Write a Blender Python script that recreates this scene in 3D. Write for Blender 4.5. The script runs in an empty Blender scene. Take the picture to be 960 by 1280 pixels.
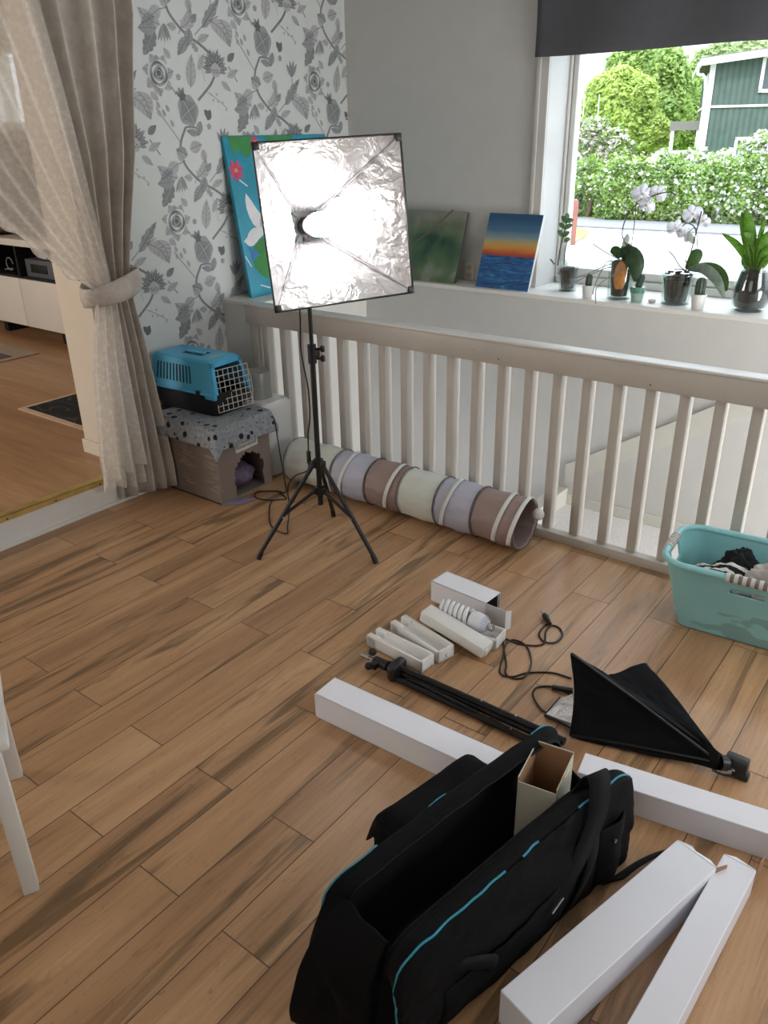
import bpy, bmesh, math, random
from math import sin, cos, pi, radians, sqrt, atan2, hypot
from mathutils import Vector, Matrix, noise as mnoise
random.seed(7)
scene = bpy.context.scene
C = scene.collection

# ------------------------------------------------------------------ camera
FPX = 994.57
YAW, PITCH, ROLL, EYE = radians(-37.76884), radians(25.38192), radians(-1.08251), Vector((0, 0, 1.65))
_f = Vector((sin(YAW) * cos(PITCH), cos(YAW) * cos(PITCH), -sin(PITCH)))
_r0 = Vector((cos(YAW), -sin(YAW), 0)); _u0 = _r0.cross(_f)
CR = _r0 * cos(ROLL) + _u0 * sin(ROLL); CU = -_r0 * sin(ROLL) + _u0 * cos(ROLL)
cam_data = bpy.data.cameras.new('camera'); cam = bpy.data.objects.new('camera', cam_data); C.objects.link(cam)
cam_data.sensor_fit = 'HORIZONTAL'; cam_data.sensor_width = 36; cam_data.lens = FPX / 960 * 36
cam_data.clip_start = .05; cam_data.clip_end = 500
cam.matrix_world = Matrix(((CR.x, CU.x, -_f.x, EYE.x), (CR.y, CU.y, -_f.y, EYE.y), (CR.z, CU.z, -_f.z, EYE.z), (0, 0, 0, 1)))
scene.camera = cam

def ray(px, py):
    return CR * ((px - 480) / FPX) - CU * ((py - 640) / FPX) + _f
def at(px, py, axis, val):                       # the point of a pixel's ray on a real plane of the room
    d = ray(px, py); t = (val - EYE[axis]) / d[axis]
    return EYE + d * t
def F(px, py, z=0.0): return at(px, py, 2, z)    # on a horizontal plane
def V(px, py, y): return at(px, py, 1, y)        # on a plane parallel to the window wall
def X(px, py, x): return at(px, py, 0, x)        # on a plane parallel to the wallpapered wall

def lin(h):
    h = h.lstrip('#'); o = []
    for i in (0, 2, 4):
        c = int(h[i:i + 2], 16) / 255
        o.append(c / 12.92 if c <= .04045 else ((c + .055) / 1.055) ** 2.4)
    return (*o, 1)

# ------------------------------------------------------------------ world, sun, large lights, exposure
w = bpy.data.worlds.new('sky'); scene.world = w; w.use_nodes = True
wt = w.node_tree; wt.nodes.clear()
wo = wt.nodes.new('ShaderNodeOutputWorld'); wb = wt.nodes.new('ShaderNodeBackground')
tc = wt.nodes.new('ShaderNodeTexCoord'); sx = wt.nodes.new('ShaderNodeSeparateXYZ'); cr = wt.nodes.new('ShaderNodeValToRGB')
wt.links.new(tc.outputs['Generated'], sx.inputs[0]); wt.links.new(sx.outputs['Z'], cr.inputs[0])
cr.color_ramp.elements[0].position = 0.0; cr.color_ramp.elements[0].color = (1.5, 1.55, 1.65, 1)
cr.color_ramp.elements[1].position = .85; cr.color_ramp.elements[1].color = (7.5, 8.3, 9.6, 1)
wt.links.new(cr.outputs[0], wb.inputs[0]); wb.inputs[1].default_value = 1.35
wt.links.new(wb.outputs[0], wo.inputs[0])

def lamp(name, kind, energy, col, loc, aim, size=None, size_y=None, angle=None):
    l = bpy.data.lights.new(name, kind); l.energy = energy; l.color = col
    if size: l.shape = 'RECTANGLE'; l.size = size; l.size_y = size_y
    if angle: l.angle = angle
    o = bpy.data.objects.new(name, l); C.objects.link(o); o.location = loc
    o.rotation_euler = (Vector(aim) - Vector(loc)).to_track_quat('-Z', 'Y').to_euler()
    return o
lamp('sun', 'SUN', 3.2, (1, .95, .86), (6, -20, 25), (0, 0, 0), angle=radians(1.5))
lamp('added_fill_right', 'AREA', 80, (.94, .97, 1), (2.15, 2.2, 1.55), (-2, 2.3, .75), 1.8, 1.3)  # added fill brightening left wall and curtain; the right wall has no window
lamp('added_fill_front', 'AREA', 18, (1, .98, .95), (-.6, -1.9, 1.7), (-1.2, 2, .9), 2.2, 1.3)  # added weak fill from behind the camera, not a real window
lamp('added_fill_living_room', 'AREA', 165, (1, .97, .93), (-6.2, -1.8, 1.7), (-6, 3, .6), 2.6, 1.5)  # added lamp to lift the next room; no window is built there
lamp('entrance_door_light', 'AREA', 70, (.97, .99, 1), (.95, 3.48, .5), (-1.6, 3.48, .0), .75, .9)
scene.view_settings.view_transform = 'Standard'; scene.view_settings.look = 'None'
scene.view_settings.gamma = 1; scene.view_settings.use_curve_mapping = False
scene.view_settings.exposure = -0.66
scene.cycles.use_denoising = True
scene.cycles.max_bounces = 10; scene.cycles.transparent_max_bounces = 16
scene.cycles.sample_clamp_indirect = 6

# ------------------------------------------------------------------ materials
class G:
    def __init__(s, name):
        s.m = bpy.data.materials.new(name); s.m.use_nodes = True; s.t = s.m.node_tree; s.t.nodes.clear()
        s.out = s.t.nodes.new('ShaderNodeOutputMaterial')
    def add(s, typ, ins=None, **props):
        n = s.t.nodes.new('ShaderNode' + typ)
        for k, v in props.items(): setattr(n, k, v)
        for k, v in (ins or {}).items(): s.put(n.inputs[k], v)
        return n
    def put(s, sock, v):
        if isinstance(v, bpy.types.NodeSocket): s.t.links.new(v, sock)
        else: sock.default_value = v
    def math(s, op, a, b=0.0, c=0.0):
        n = s.add('Math', operation=op); s.put(n.inputs[0], a); s.put(n.inputs[1], b); s.put(n.inputs[2], c); return n.outputs[0]
    def mix(s, fac, a, b, blend='MIX'):
        n = s.add('Mix', data_type='RGBA', blend_type=blend); s.put(n.inputs[0], fac); s.put(n.inputs[6], a); s.put(n.inputs[7], b); return n.outputs[2]
    def ramp(s, fac, stops, interp='LINEAR'):
        n = s.add('ValToRGB'); s.put(n.inputs[0], fac); e = n.color_ramp.elements; n.color_ramp.interpolation = interp
        while len(e) < len(stops): e.new(.5)
        for i, (p, c) in enumerate(stops):
            e[i].position = p; e[i].color = c if not isinstance(c, str) else lin(c)
        return n.outputs[0]
    def obj(s): return s.add('TexCoord').outputs['Object']
    def sep(s, v):
        n = s.add('SeparateXYZ'); s.put(n.inputs[0], v); return n.outputs
    def vec(s, x, y, z):
        n = s.add('CombineXYZ'); s.put(n.inputs[0], x); s.put(n.inputs[1], y); s.put(n.inputs[2], z); return n.outputs[0]
    def noise(s, v, scale, detail=2.0, rough=.5, dist=0.0):
        n = s.add('TexNoise', {'Scale': scale, 'Detail': detail, 'Roughness': rough, 'Distortion': dist}); s.put(n.inputs['Vector'], v); return n.outputs[0]
    def scale(s, v, k):
        n = s.add('VectorMath', operation='MULTIPLY'); s.put(n.inputs[0], v); s.put(n.inputs[1], k); return n.outputs[0]
    def bump(s, h, strength=.3, dist=.01):
        n = s.add('Bump', {'Strength': strength, 'Distance': dist}); s.put(n.inputs['Height'], h); return n.outputs[0]
    def bsdf(s, col, rough=.5, metal=0.0, normal=None, **kw):
        n = s.add('BsdfPrincipled'); s.put(n.inputs['Base Color'], col); s.put(n.inputs['Roughness'], rough); s.put(n.inputs['Metallic'], metal)
        if normal is not None: s.put(n.inputs['Normal'], normal)
        for k, v in kw.items(): s.put(n.inputs[k.replace('_', ' ')], v)
        return n.outputs[0]
    def done(s, sh):
        s.t.links.new(sh, s.out.inputs[0]); return s.m

_pm = {}
def P(name, hexc, rough=.5, metal=0.0, var=.07, scale=9.0, bump=0.0, bscale=180.0, **kw):
    if name in _pm: return _pm[name]
    g = G(name); v = g.obj(); c = lin(hexc)
    n = g.noise(v, scale, 3)
    lo = (*[x * (1 - var) for x in c[:3]], 1); hi = (*[min(1, x * (1 + var)) for x in c[:3]], 1)
    col = g.ramp(n, [(.3, lo), (.7, hi)])
    nr = g.bump(g.noise(v, bscale, 2), bump, .004) if bump else None
    _pm[name] = g.done(g.bsdf(col, rough, metal, nr, **kw)); return _pm[name]

def glass(name, tint=(1, 1, 1, 1), gl=.06, rough=.02):
    g = G(name)
    tr = g.add('BsdfTransparent', {'Color': tint}).outputs[0]; go = g.add('BsdfGlossy', {'Roughness': rough}).outputs[0]
    fr = g.add('LayerWeight', {'Blend': .25}).outputs['Facing']
    n = g.noise(g.obj(), 6, 2)
    fac = g.math('MULTIPLY_ADD', fr, .3, g.math('MULTIPLY_ADD', n, .02, gl - .01))
    mx = g.add('MixShader'); g.put(mx.inputs[0], fac); g.put(mx.inputs[1], tr); g.put(mx.inputs[2], go)
    return g.done(mx.outputs[0])

def floor_material():
    g = G('wood_plank_tiles'); v = g.obj(); x, y, z = g.sep(v)[:3]
    rx = g.math('DIVIDE', g.math('ADD', x, .919), .1525); row = g.math('FLOOR', rx); fx = g.math('FRACT', g.math('ADD', rx, 100))
    par = g.math('MODULO', g.math('ADD', row, 1000), 2)
    ry = g.math('DIVIDE', g.math('SUBTRACT', y, g.math('MULTIPLY_ADD', par, -.315, 1.06)), .9235); colm = g.math('FLOOR', ry); fy = g.math('FRACT', g.math('ADD', ry, 100))
    dx = g.math('MULTIPLY', g.math('MINIMUM', fx, g.math('SUBTRACT', 1, fx)), .1525)
    dy = g.math('MULTIPLY', g.math('MINIMUM', fy, g.math('SUBTRACT', 1, fy)), .9235)
    d = g.math('MINIMUM', dx, dy)
    seam = g.add('MapRange', {'From Min': .0008, 'From Max': .0022}); g.put(seam.inputs[0], d); seam = seam.outputs[0]
    wn = g.add('TexWhiteNoise', noise_dimensions='3D'); g.put(wn.inputs['Vector'], g.vec(row, colm, 3.0))
    r1, r2, r3 = g.sep(wn.outputs['Color'])[:3]
    ox = g.math('MULTIPLY_ADD', r1, 37.0, x); oy = g.math('MULTIPLY_ADD', r2, 21.0, y)
    big = g.noise(g.vec(g.math('MULTIPLY', ox, 9.0), g.math('MULTIPLY', oy, .8), r3), 1.0, 3, .55, .6)
    vein = g.noise(g.vec(g.math('MULTIPLY', ox, 10.5), g.math('MULTIPLY', oy, .85), g.math('ADD', r3, 5)), 1.0, 4, .6, 1.1)
    grain = g.noise(g.vec(g.math('MULTIPLY', ox, 130.0), g.math('MULTIPLY', oy, 5.0), r3), 1.0, 3, .65)
    fleck = g.noise(g.vec(g.math('MULTIPLY', ox, 60.0), g.math('MULTIPLY', oy, 18.0), r2), 1.0, 3, .7, 1.5)
    tone = g.math('ADD', g.math('MULTIPLY', big, .9), g.math('MULTIPLY', g.math('SUBTRACT', r1, .5), .15))
    base = g.ramp(tone, [(.1, '#8b6a4e'), (.36, '#b08863'), (.55, '#c19971'), (.8, '#cfaa82')])
    vm = g.ramp(g.math('ADD', vein, g.math('MULTIPLY', r2, .1)), [(.60, (0, 0, 0, 1)), (.70, (1, 1, 1, 1))])
    c1 = g.mix(g.math('MULTIPLY', vm, .72), base, lin('#59462f'))
    gm = g.ramp(grain, [(.35, (.87, .87, .87, 1)), (.6, (1.03, 1.03, 1.03, 1))])
    c2 = g.mix(1.0, c1, gm, 'MULTIPLY')
    fm = g.ramp(fleck, [(.6, (1, 1, 1, 1)), (.72, (.74, .72, .7, 1))])
    c3 = g.mix(1.0, c2, fm, 'MULTIPLY')
    c4 = g.mix(seam, lin('#5a4534'), c3)
    rough = g.math('MULTIPLY_ADD', grain, .16, .27)
    h = g.math('ADD', g.math('MULTIPLY', seam, 1.0), g.math('MULTIPLY', grain, .10))
    return g.done(g.bsdf(c4, rough, 0.0, g.bump(h, .28, .004)))

def living_floor_material():
    g = G('oak_parquet'); v = g.obj(); x, y, z = g.sep(v)[:3]
    rx = g.math('DIVIDE', y, .19); row = g.math('FLOOR', rx)
    wn = g.add('TexWhiteNoise', noise_dimensions='1D'); g.put(wn.inputs['W'], row); r = wn.outputs['Value']
    big = g.noise(g.vec(g.math('MULTIPLY', x, .9), g.math('MULTIPLY', y, 8.0), r), 1.0, 3, .55, .7)
    gr = g.noise(g.vec(g.math('MULTIPLY', x, 5.0), g.math('MULTIPLY', y, 120.0), r), 1.0, 2, .6)
    c = g.ramp(g.math('ADD', big, g.math('MULTIPLY', g.math('SUBTRACT', r, .5), .2)), [(.25, '#98704f'), (.5, '#b0875f'), (.75, '#c09870')])
    c = g.mix(1.0, c, g.ramp(gr, [(.3, (.86, .86, .86, 1)), (.6, (1.03, 1.03, 1.03, 1))]), 'MULTIPLY')
    kn = g.noise(g.vec(g.math('MULTIPLY', x, 3.5), g.math('MULTIPLY', y, 9.0), 2.0), 1.0, 2)
    c = g.mix(g.ramp(kn, [(.72, (0, 0, 0, 1)), (.78, (.6, .6, .6, 1))]), c, lin('#5a3c26'))
    return g.done(g.bsdf(c, .38))

def sheer_material():
    g = G('white_lace_sheer'); v = g.obj()
    sy = g.add('TexVoronoi', {'Scale': 38.0}); g.put(sy.inputs['Vector'], v)
    n = g.noise(v, 75, 4, .75, .6)
    lace = g.ramp(g.math('ADD', g.math('MULTIPLY', sy.outputs['Distance'], .35), g.math('MULTIPLY', n, .9)), [(.50, (1, 1, 1, 1)), (.66, (0, 0, 0, 1))])
    fac = g.math('MULTIPLY_ADD', lace, .12, .66)
    d = g.add('BsdfDiffuse', {'Color': lin('#f2ede6')}).outputs[0]; t = g.add('BsdfTranslucent', {'Color': lin('#f2ede6')}).outputs[0]
    m1 = g.add('MixShader'); m1.inputs[0].default_value = .4; g.put(m1.inputs[1], d); g.put(m1.inputs[2], t)
    tr = g.add('BsdfTransparent').outputs[0]
    m2 = g.add('MixShader'); g.put(m2.inputs[0], fac); g.put(m2.inputs[1], tr); g.put(m2.inputs[2], m1.outputs[0])
    return g.done(m2.outputs[0])

def velvet_material(name, a, b):
    g = G(name); v = g.obj()
    n = g.noise(v, 10, 4, .65, .4); f = g.noise(v, 45, 3, .6)
    c = g.ramp(g.math('ADD', g.math('MULTIPLY', n, .7), g.math('MULTIPLY', f, .3)), [(.35, a), (.68, b)])
    return g.done(g.bsdf(c, .62, 0.0, g.bump(f, .15, .003), Sheen_Weight=.35, Sheen_Roughness=.4))

def leaf_material(name, a, b, c=None, scale=1.6, trans=.35):
    g = G(name); v = g.obj(); n = g.noise(v, scale, 4, .6)
    n2 = g.noise(v, scale * 9, 2)
    t = g.math('ADD', g.math('MULTIPLY', n, .6), g.math('MULTIPLY', n2, .4))
    col = g.ramp(t, [(.34, a), (.52, b), (.68, c or b)])
    d = g.bsdf(col, .5); tl = g.add('BsdfTranslucent', {'Color': col}).outputs[0]
    m = g.add('MixShader'); m.inputs[0].default_value = trans; g.put(m.inputs[1], d); g.put(m.inputs[2], tl)
    return g.done(m.outputs[0])

def paw_material():
    g = G('grey_paw_print_fleece'); v = g.obj()
    vo = g.add('TexVoronoi', {'Scale': 17.0, 'Randomness': .8}); g.put(vo.inputs['Vector'], v)
    r = g.sep(vo.outputs['Color'])[0]
    pad = g.math('MULTIPLY', g.math('LESS_THAN', vo.outputs['Distance'], g.math('MULTIPLY_ADD', r, .13, .17)), g.math('GREATER_THAN', r, .38))
    v2 = g.add('TexVoronoi', {'Scale': 55.0}); g.put(v2.inputs['Vector'], v)
    r2 = g.sep(v2.outputs['Color'])[1]
    toe = g.math('MULTIPLY', g.math('LESS_THAN', v2.outputs['Distance'], .24), g.math('GREATER_THAN', r2, .74))
    m = g.math('MINIMUM', g.math('ADD', pad, toe), 1.0)
    base = g.ramp(g.noise(v, 60, 2), [(.3, '#7f848a'), (.7, '#9da2a7')])
    return g.done(g.bsdf(g.mix(m, base, lin('#17181c')), .9, 0.0, g.bump(g.noise(v, 220, 2), .3, .003)))

def silver_material():
    g = G('crumpled_silver_lining'); v = g.obj()
    n = g.noise(v, 9, 3, .55, 1.6); n2 = g.noise(v, 24, 2, .5, 1.2)
    h = g.math('ADD', g.math('MULTIPLY', n, 1.0), g.math('MULTIPLY', n2, .35))
    return g.done(g.bsdf(lin('#e2e1e3'), .40, .88, g.bump(h, .8, .02)))

def sunset_material():
    g = G('sunset_sea_painting'); v = g.obj(); x, y, z = g.sep(v)[:3]     # z runs 0..0.40 up the canvas
    t = g.math('DIVIDE', z, .40); n = g.noise(g.vec(g.math('MULTIPLY', x, 6), 0.0, g.math('MULTIPLY', z, 40)), 1.0, 4, .6, .5)
    tt = g.math('ADD', t, g.math('MULTIPLY', g.math('SUBTRACT', n, .5), .09))
    sky = g.ramp(tt, [(.44, '#9c4436'), (.50, '#d0643a'), (.56, '#d99a4c'), (.63, '#c0ab72'), (.70, '#7f97a0'), (.80, '#4c7596'), (.94, '#2b587f')])
    wv = g.noise(g.vec(g.math('MULTIPLY', x, 9), 0.0, g.math('MULTIPLY', z, 55)), 1.0, 4, .6, 1.6)
    sea = g.ramp(wv, [(.3, '#173a63'), (.5, '#28609a'), (.62, '#3f82b8'), (.75, '#7fb2d2')])
    return g.done(g.bsdf(g.mix(g.math('LESS_THAN', t, .445), sky, sea), .5))

def blurred_garden_material():
    g = G('blurred_garden_print'); v = g.obj(); x, y, z = g.sep(v)[:3]
    a = g.noise(v, 7.0, 2, .4, .3); b = g.noise(v, 13.0, 2, .5)
    c = g.ramp(a, [(.3, '#2f4a3c'), (.45, '#4b6a4c'), (.58, '#66795a'), (.7, '#8b9488')])
    c = g.mix(g.ramp(g.math('ADD', z, g.math('MULTIPLY', b, .16)), [(.34, (0, 0, 0, 1)), (.46, (.75, .75, .75, 1))]), c, lin('#8f8a82'))
    c = g.mix(g.ramp(g.math('ADD', g.math('MULTIPLY', z, -2.0), b), [(.3, (0, 0, 0, 1)), (.75, (.45, .45, .45, 1))]), c, lin('#8a8c55'))
    return g.done(g.bsdf(c, .45))

def asphalt_material():
    g = G('pale_asphalt'); v = g.obj()
    c = g.ramp(g.noise(v, .5, 5, .6), [(.3, '#a3a3a6'), (.7, '#bab9bb')])
    c = g.mix(1.0, c, g.ramp(g.noise(v, 30, 2), [(.3, (.9, .9, .9, 1)), (.7, (1.05, 1.05, 1.05, 1))]), 'MULTIPLY')
    return g.done(g.bsdf(c, .9))

def siding_material():
    g = G('green_board_siding'); v = g.obj(); x, y, z = g.sep(v)[:3]
    s = g.math('FRACT', g.math('MULTIPLY', x, 5.5))
    line = g.ramp(s, [(.0, (.55, .55, .55, 1)), (.1, (1, 1, 1, 1)), (.62, (1, 1, 1, 1)), (.66, (.75, .75, .75, 1))])
    c = g.mix(1.0, g.ramp(g.noise(v, 3, 3), [(.3, '#42534d'), (.7, '#4d5f58')]), line, 'MULTIPLY')
    return g.done(g.bsdf(c, .7))

def tub_material():
    g = G('turquoise_plastic'); v = g.obj()
    c = g.ramp(g.noise(v, 4, 3), [(.3, '#86bfc2'), (.7, '#92cacc')])
    x, y, z = g.sep(v)[:3]
    low_patch = g.noise(g.vec(g.math('MULTIPLY', x, .5), y, g.math('MULTIPLY_ADD', z, 1.0, .37)), 9, 2, .5, .2)
    m = g.math('MULTIPLY', g.ramp(low_patch, [(.52, (0, 0, 0, 1)), (.54, (1, 1, 1, 1))]), g.math('LESS_THAN', z, .13))  # greyer patches on the lower part of the basket wall
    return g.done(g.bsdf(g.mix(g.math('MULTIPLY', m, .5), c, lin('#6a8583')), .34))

def carpet_material():
    g = G('pale_carpet'); v = g.obj()
    c = g.ramp(g.noise(v, 90, 4, .75), [(.3, '#d9d4d2'), (.7, '#f2efee')])
    return g.done(g.bsdf(c, .95, 0.0, g.bump(g.noise(v, 300, 2), .5, .004)))

def emit(name, col, strength):
    g = G(name); n = g.noise(g.obj(), 5, 1)
    e = g.add('Emission', {'Color': col}); g.put(e.inputs['Strength'], g.math('MULTIPLY_ADD', n, strength * .06, strength * .97))
    return g.done(e.outputs[0])

M_wall = P('wall_paint_grey_white', '#c9c8c4', .75, var=.02, bump=.05, bscale=300)
M_white = P('white_gloss_paint', '#d6d3cd', .38, var=.03)
M_railpaint = P('white_railing_paint', '#beb7ae', .45, var=.05, scale=5)
M_trim = P('white_trim_paint', '#dcdad4', .35, var=.02)
M_cream = P('cream_wall_paint', '#d9cdbb', .75, var=.02)
M_ceil = P('ceiling_white', '#dddcd8', .8, var=.02)
M_black = P('black_plastic', '#121314', .38, var=.2)
M_blackmetal = P('black_powder_coat', '#101112', .42, var=.2)
M_fabric = P('black_nylon', '#06070a', .8, Specular_IOR_Level=.18, var=.25, scale=25, bump=.25, bscale=500)
M_lining = P('black_lining', '#050506', .9, var=.2)
M_web = P('black_webbing', '#0c0e12', .7, Specular_IOR_Level=.25, var=.2, scale=60, bump=.4, bscale=700)
M_teal = P('teal_piping', '#2f8fa5', .45)
M_card_w = P('white_cardboard', '#ecedf4', .55, var=.025, scale=4)
M_card_b = P('brown_cardboard', '#a5805f', .85, var=.08)
M_card_c = P('cream_cardboard', '#cfcbb8', .6, var=.03, scale=4)
M_foam = P('white_foam', '#e4e3df', .8, var=.03, bump=.35, bscale=260)
M_chrome = P('silver_metal', '#b9bcc0', .25, 1.0)
M_steel = P('cream_wire', '#cfc9bd', .4, .3)
M_silver = silver_material()
M_glassp = glass('window_glass', (.98, 1, .99, 1), .03)
M_glass = glass('pot_glass', (.93, .97, .95, 1), .07, .04)
M_soil = P('bark_soil', '#2b2521', .95, var=.5, scale=60, bump=1.0, bscale=120)
M_leaf = leaf_material('orchid_leaf', '#2c4a22', '#45692f', '#5c8238', 14, .25)
M_petal = leaf_material('white_petal', '#e2e1e5', '#f0eff2', '#f8f7f8', 20, .6)
M_stem = P('plant_stem', '#4a3b30', .6, var=.3, scale=40)
M_root = P('air_root', '#85837c', .7, var=.2, scale=40)

# ------------------------------------------------------------------ geometry
def I(): return Matrix.Identity(4)
def TR(x, y, z): return Matrix.Translation((x, y, z))
def RZ(a): return Matrix.Rotation(a, 4, 'Z')
def RX(a): return Matrix.Rotation(a, 4, 'X')
def RY(a): return Matrix.Rotation(a, 4, 'Y')

def smooth_path(pts, k=6, closed=False):
    pts = [Vector(p) for p in pts]
    if len(pts) < 3: return pts
    out = []; n = len(pts)
    rng = range(n) if closed else range(n - 1)
    for i in rng:
        p1, p2 = pts[i], pts[(i + 1) % n]
        p0 = pts[(i - 1) % n] if (closed or i > 0) else p1 * 2 - p2
        p3 = pts[(i + 2) % n] if (closed or i + 2 < n) else p2 * 2 - p1
        for j in range(k):
            t = j / k
            out.append(.5 * ((2 * p1) + (p2 - p0) * t + (2 * p0 - 5 * p1 + 4 * p2 - p3) * t * t + (3 * p1 - p0 - 3 * p2 + p3) * t ** 3))
    if not closed: out.append(pts[-1])
    return out

class MB:
    def __init__(s, M=None): s.bm = bmesh.new(); s.M = M or I(); s.mi = 0
    def mesh(s, vs, fs, mi=None, M=None):
        mm = s.M @ M if M is not None else s.M
        bv = [s.bm.verts.new(mm @ Vector(v)) for v in vs]; m = s.mi if mi is None else mi
        for f in fs:
            try: fc = s.bm.faces.new([bv[i] for i in f]); fc.material_index = m
            except ValueError: pass
        return s
    def box(s, c, d, bev=0.0, seg=2, M=None, mi=None):
        t = bmesh.new(); bmesh.ops.create_cube(t, size=1)
        for v in t.verts: v.co = Vector((v.co.x * d[0], v.co.y * d[1], v.co.z * d[2]))
        if bev: bmesh.ops.bevel(t, geom=list(t.edges), offset=min(bev, min(d) * .49), segments=seg, affect='EDGES', profile=.5)
        t.verts.index_update(); c = Vector(c)
        s.mesh([v.co + c for v in t.verts], [[v.index for v in f.verts] for f in t.faces], mi, M); t.free(); return s
    def box2(s, a, b, bev=0.0, mi=None, seg=2):
        a, b = Vector(a), Vector(b); return s.box((a + b) / 2, [abs(b[i] - a[i]) for i in range(3)], bev, seg, mi=mi)
    def loft(s, rings, cap0=True, cap1=True, closed=True, mi=None, M=None):
        n = len(rings[0]); vs = [p for r in rings for p in r]; fs = []
        for i in range(len(rings) - 1):
            for j in range(n if closed else n - 1):
                k = (j + 1) % n; fs.append((i * n + j, i * n + k, (i + 1) * n + k, (i + 1) * n + j))
        if cap0: fs.append(tuple(range(n - 1, -1, -1)))
        if cap1: fs.append(tuple(range((len(rings) - 1) * n, len(rings) * n)))
        return s.mesh(vs, fs, mi, M)
    def tube(s, pts, r, n=8, closed=False, mi=None, smooth=0, flat=1.0, M=None):
        pts = smooth_path(pts, smooth, closed) if smooth else [Vector(p) for p in pts]
        m = len(pts); rings = []; up = None
        for i, p in enumerate(pts):
            a = pts[i - 1] if (i > 0 or closed) else p; b = pts[(i + 1) % m] if (i < m - 1 or closed) else p
            t = (b - a)
            if t.length < 1e-9: t = Vector((0, 0, 1))
            t.normalize()
            if up is None: up = Vector((0, 0, 1)) if abs(t.z) < .9 else Vector((1, 0, 0))
            sd = t.cross(up)
            if sd.length < 1e-6: sd = t.orthogonal()
            sd.normalize(); up = sd.cross(t).normalized()
            rr = r[min(int(i * len(r) / m), len(r) - 1)] if isinstance(r, (list, tuple)) else (r(i / max(1, m - 1)) if callable(r) else r)
            rings.append([p + sd * (rr * cos(2 * pi * k / n)) + up * (rr * flat * sin(2 * pi * k / n)) for k in range(n)])
        if closed:
            rings.append(rings[0]); return s.loft(rings, False, False, mi=mi, M=M)
        return s.loft(rings, mi=mi, M=M)
    def cyl(s, a, b, r, n=16, r2=None, mi=None, M=None):
        a, b = Vector(a), Vector(b); t = (b - a).normalized(); u = t.orthogonal().normalized(); v = t.cross(u); r2 = r if r2 is None else r2
        return s.loft([[p + u * (q * cos(2 * pi * k / n)) + v * (q * sin(2 * pi * k / n)) for k in range(n)] for p, q in ((a, r), (b, r2))], mi=mi, M=M)
    def lathe(s, prof, n=24, M=None, mi=None, sx=1.0, sy=1.0):
        rings = [[(r * cos(2 * pi * k / n) * sx, r * sin(2 * pi * k / n) * sy, z) for k in range(n)] for r, z in prof]
        return s.loft(rings, prof[0][0] > 1e-4, prof[-1][0] > 1e-4, mi=mi, M=M)
    def grid(s, f, nu, nv, mi=None, M=None, skip=None, closeu=False):
        vs = [f(i / nu, j / nv) for j in range(nv + 1) for i in range(nu if closeu else nu + 1)]; W = nu if closeu else nu + 1
        fs = []
        for j in range(nv):
            for i in range(nu):
                if skip and skip((i + .5) / nu, (j + .5) / nv): continue
                k = (i + 1) % W; fs.append((j * W + i, j * W + k, (j + 1) * W + k, (j + 1) * W + i))
        return s.mesh(vs, fs, mi, M)
    def prism(s, poly, h, M=None, mi=None):
        n = len(poly); vs = [(p[0], p[1], 0) for p in poly] + [(p[0], p[1], h) for p in poly]
        fs = [tuple(range(n - 1, -1, -1)), tuple(range(n, 2 * n))] + [(i, (i + 1) % n, n + (i + 1) % n, n + i) for i in range(n)]
        return s.mesh(vs, fs, mi, M)
    def poly(s, pts, mi=None, M=None): return s.mesh(pts, [tuple(range(len(pts)))], mi, M)

def rrect(hx, hy, r, z, n=6, cx=0, cy=0):
    o = []
    for qx, qy, a0 in ((1, 1, 0), (-1, 1, pi / 2), (-1, -1, pi), (1, -1, 3 * pi / 2)):
        for k in range(n + 1):
            a = a0 + pi / 2 * k / n
            o.append(Vector((cx + qx * (hx - r) + r * cos(a), cy + qy * (hy - r) + r * sin(a), z)))
    return o

def wm(o):
    m = Matrix.LocRotScale(o.location, o.rotation_euler, None)
    return wm(o.parent) @ m if o.parent else m

def obj(name, mb, mats, parent=None, smooth=35, solid=0.0, sub=0, label=None, off=0.0):
    bmesh.ops.recalc_face_normals(mb.bm, faces=mb.bm.faces) if mb.bm.faces else None
    if parent is not None: mb.bm.transform(wm(parent).inverted())
    me = bpy.data.meshes.new(name); mb.bm.to_mesh(me); mb.bm.free()
    for m in (mats if isinstance(mats, (list, tuple)) else [mats]): me.materials.append(m)
    if smooth:
        me.polygons.foreach_set('use_smooth', [True] * len(me.polygons)); me.set_sharp_from_angle(angle=radians(smooth))
    o = bpy.data.objects.new(name, me); C.objects.link(o)
    if parent is not None: o.parent = parent
    if solid:
        md = o.modifiers.new('thickness', 'SOLIDIFY'); md.thickness = solid; md.offset = off
    if sub:
        md = o.modifiers.new('smooth', 'SUBSURF'); md.levels = sub; md.render_levels = sub
    if label: o['label'] = label
    return o

def thing(name, label, cat, loc=(0, 0, 0), rotz=0.0, group=None):
    o = bpy.data.objects.new(name, None); o.empty_display_size = .1; C.objects.link(o)
    o.location = loc; o.rotation_euler = (0, 0, rotz); o['label'] = label; o['category'] = cat
    if group: o['group'] = group
    return o
def tag(o, label, cat, group=None):
    o['label'] = label; o['category'] = cat
    if group: o['group'] = group
    return o
def struct(name, mb, mats, smooth=0, parent=None):
    o = obj(name, mb, mats, parent, smooth)
    if parent is None: o['kind'] = 'structure'
    return o
def dup(root, loc, rotz, label, group=None):
    r = root.copy(); C.objects.link(r); r.location = loc; r.rotation_euler = (0, 0, rotz); r['label'] = label
    if group: r['group'] = group
    for ch in list(root.children):
        c = ch.copy(); C.objects.link(c); c.parent = r
        for gch in list(ch.children):
            d = gch.copy(); C.objects.link(d); d.parent = c
    return r
def nz(p, s=1.0): return mnoise.noise(Vector(p) * s)

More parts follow.
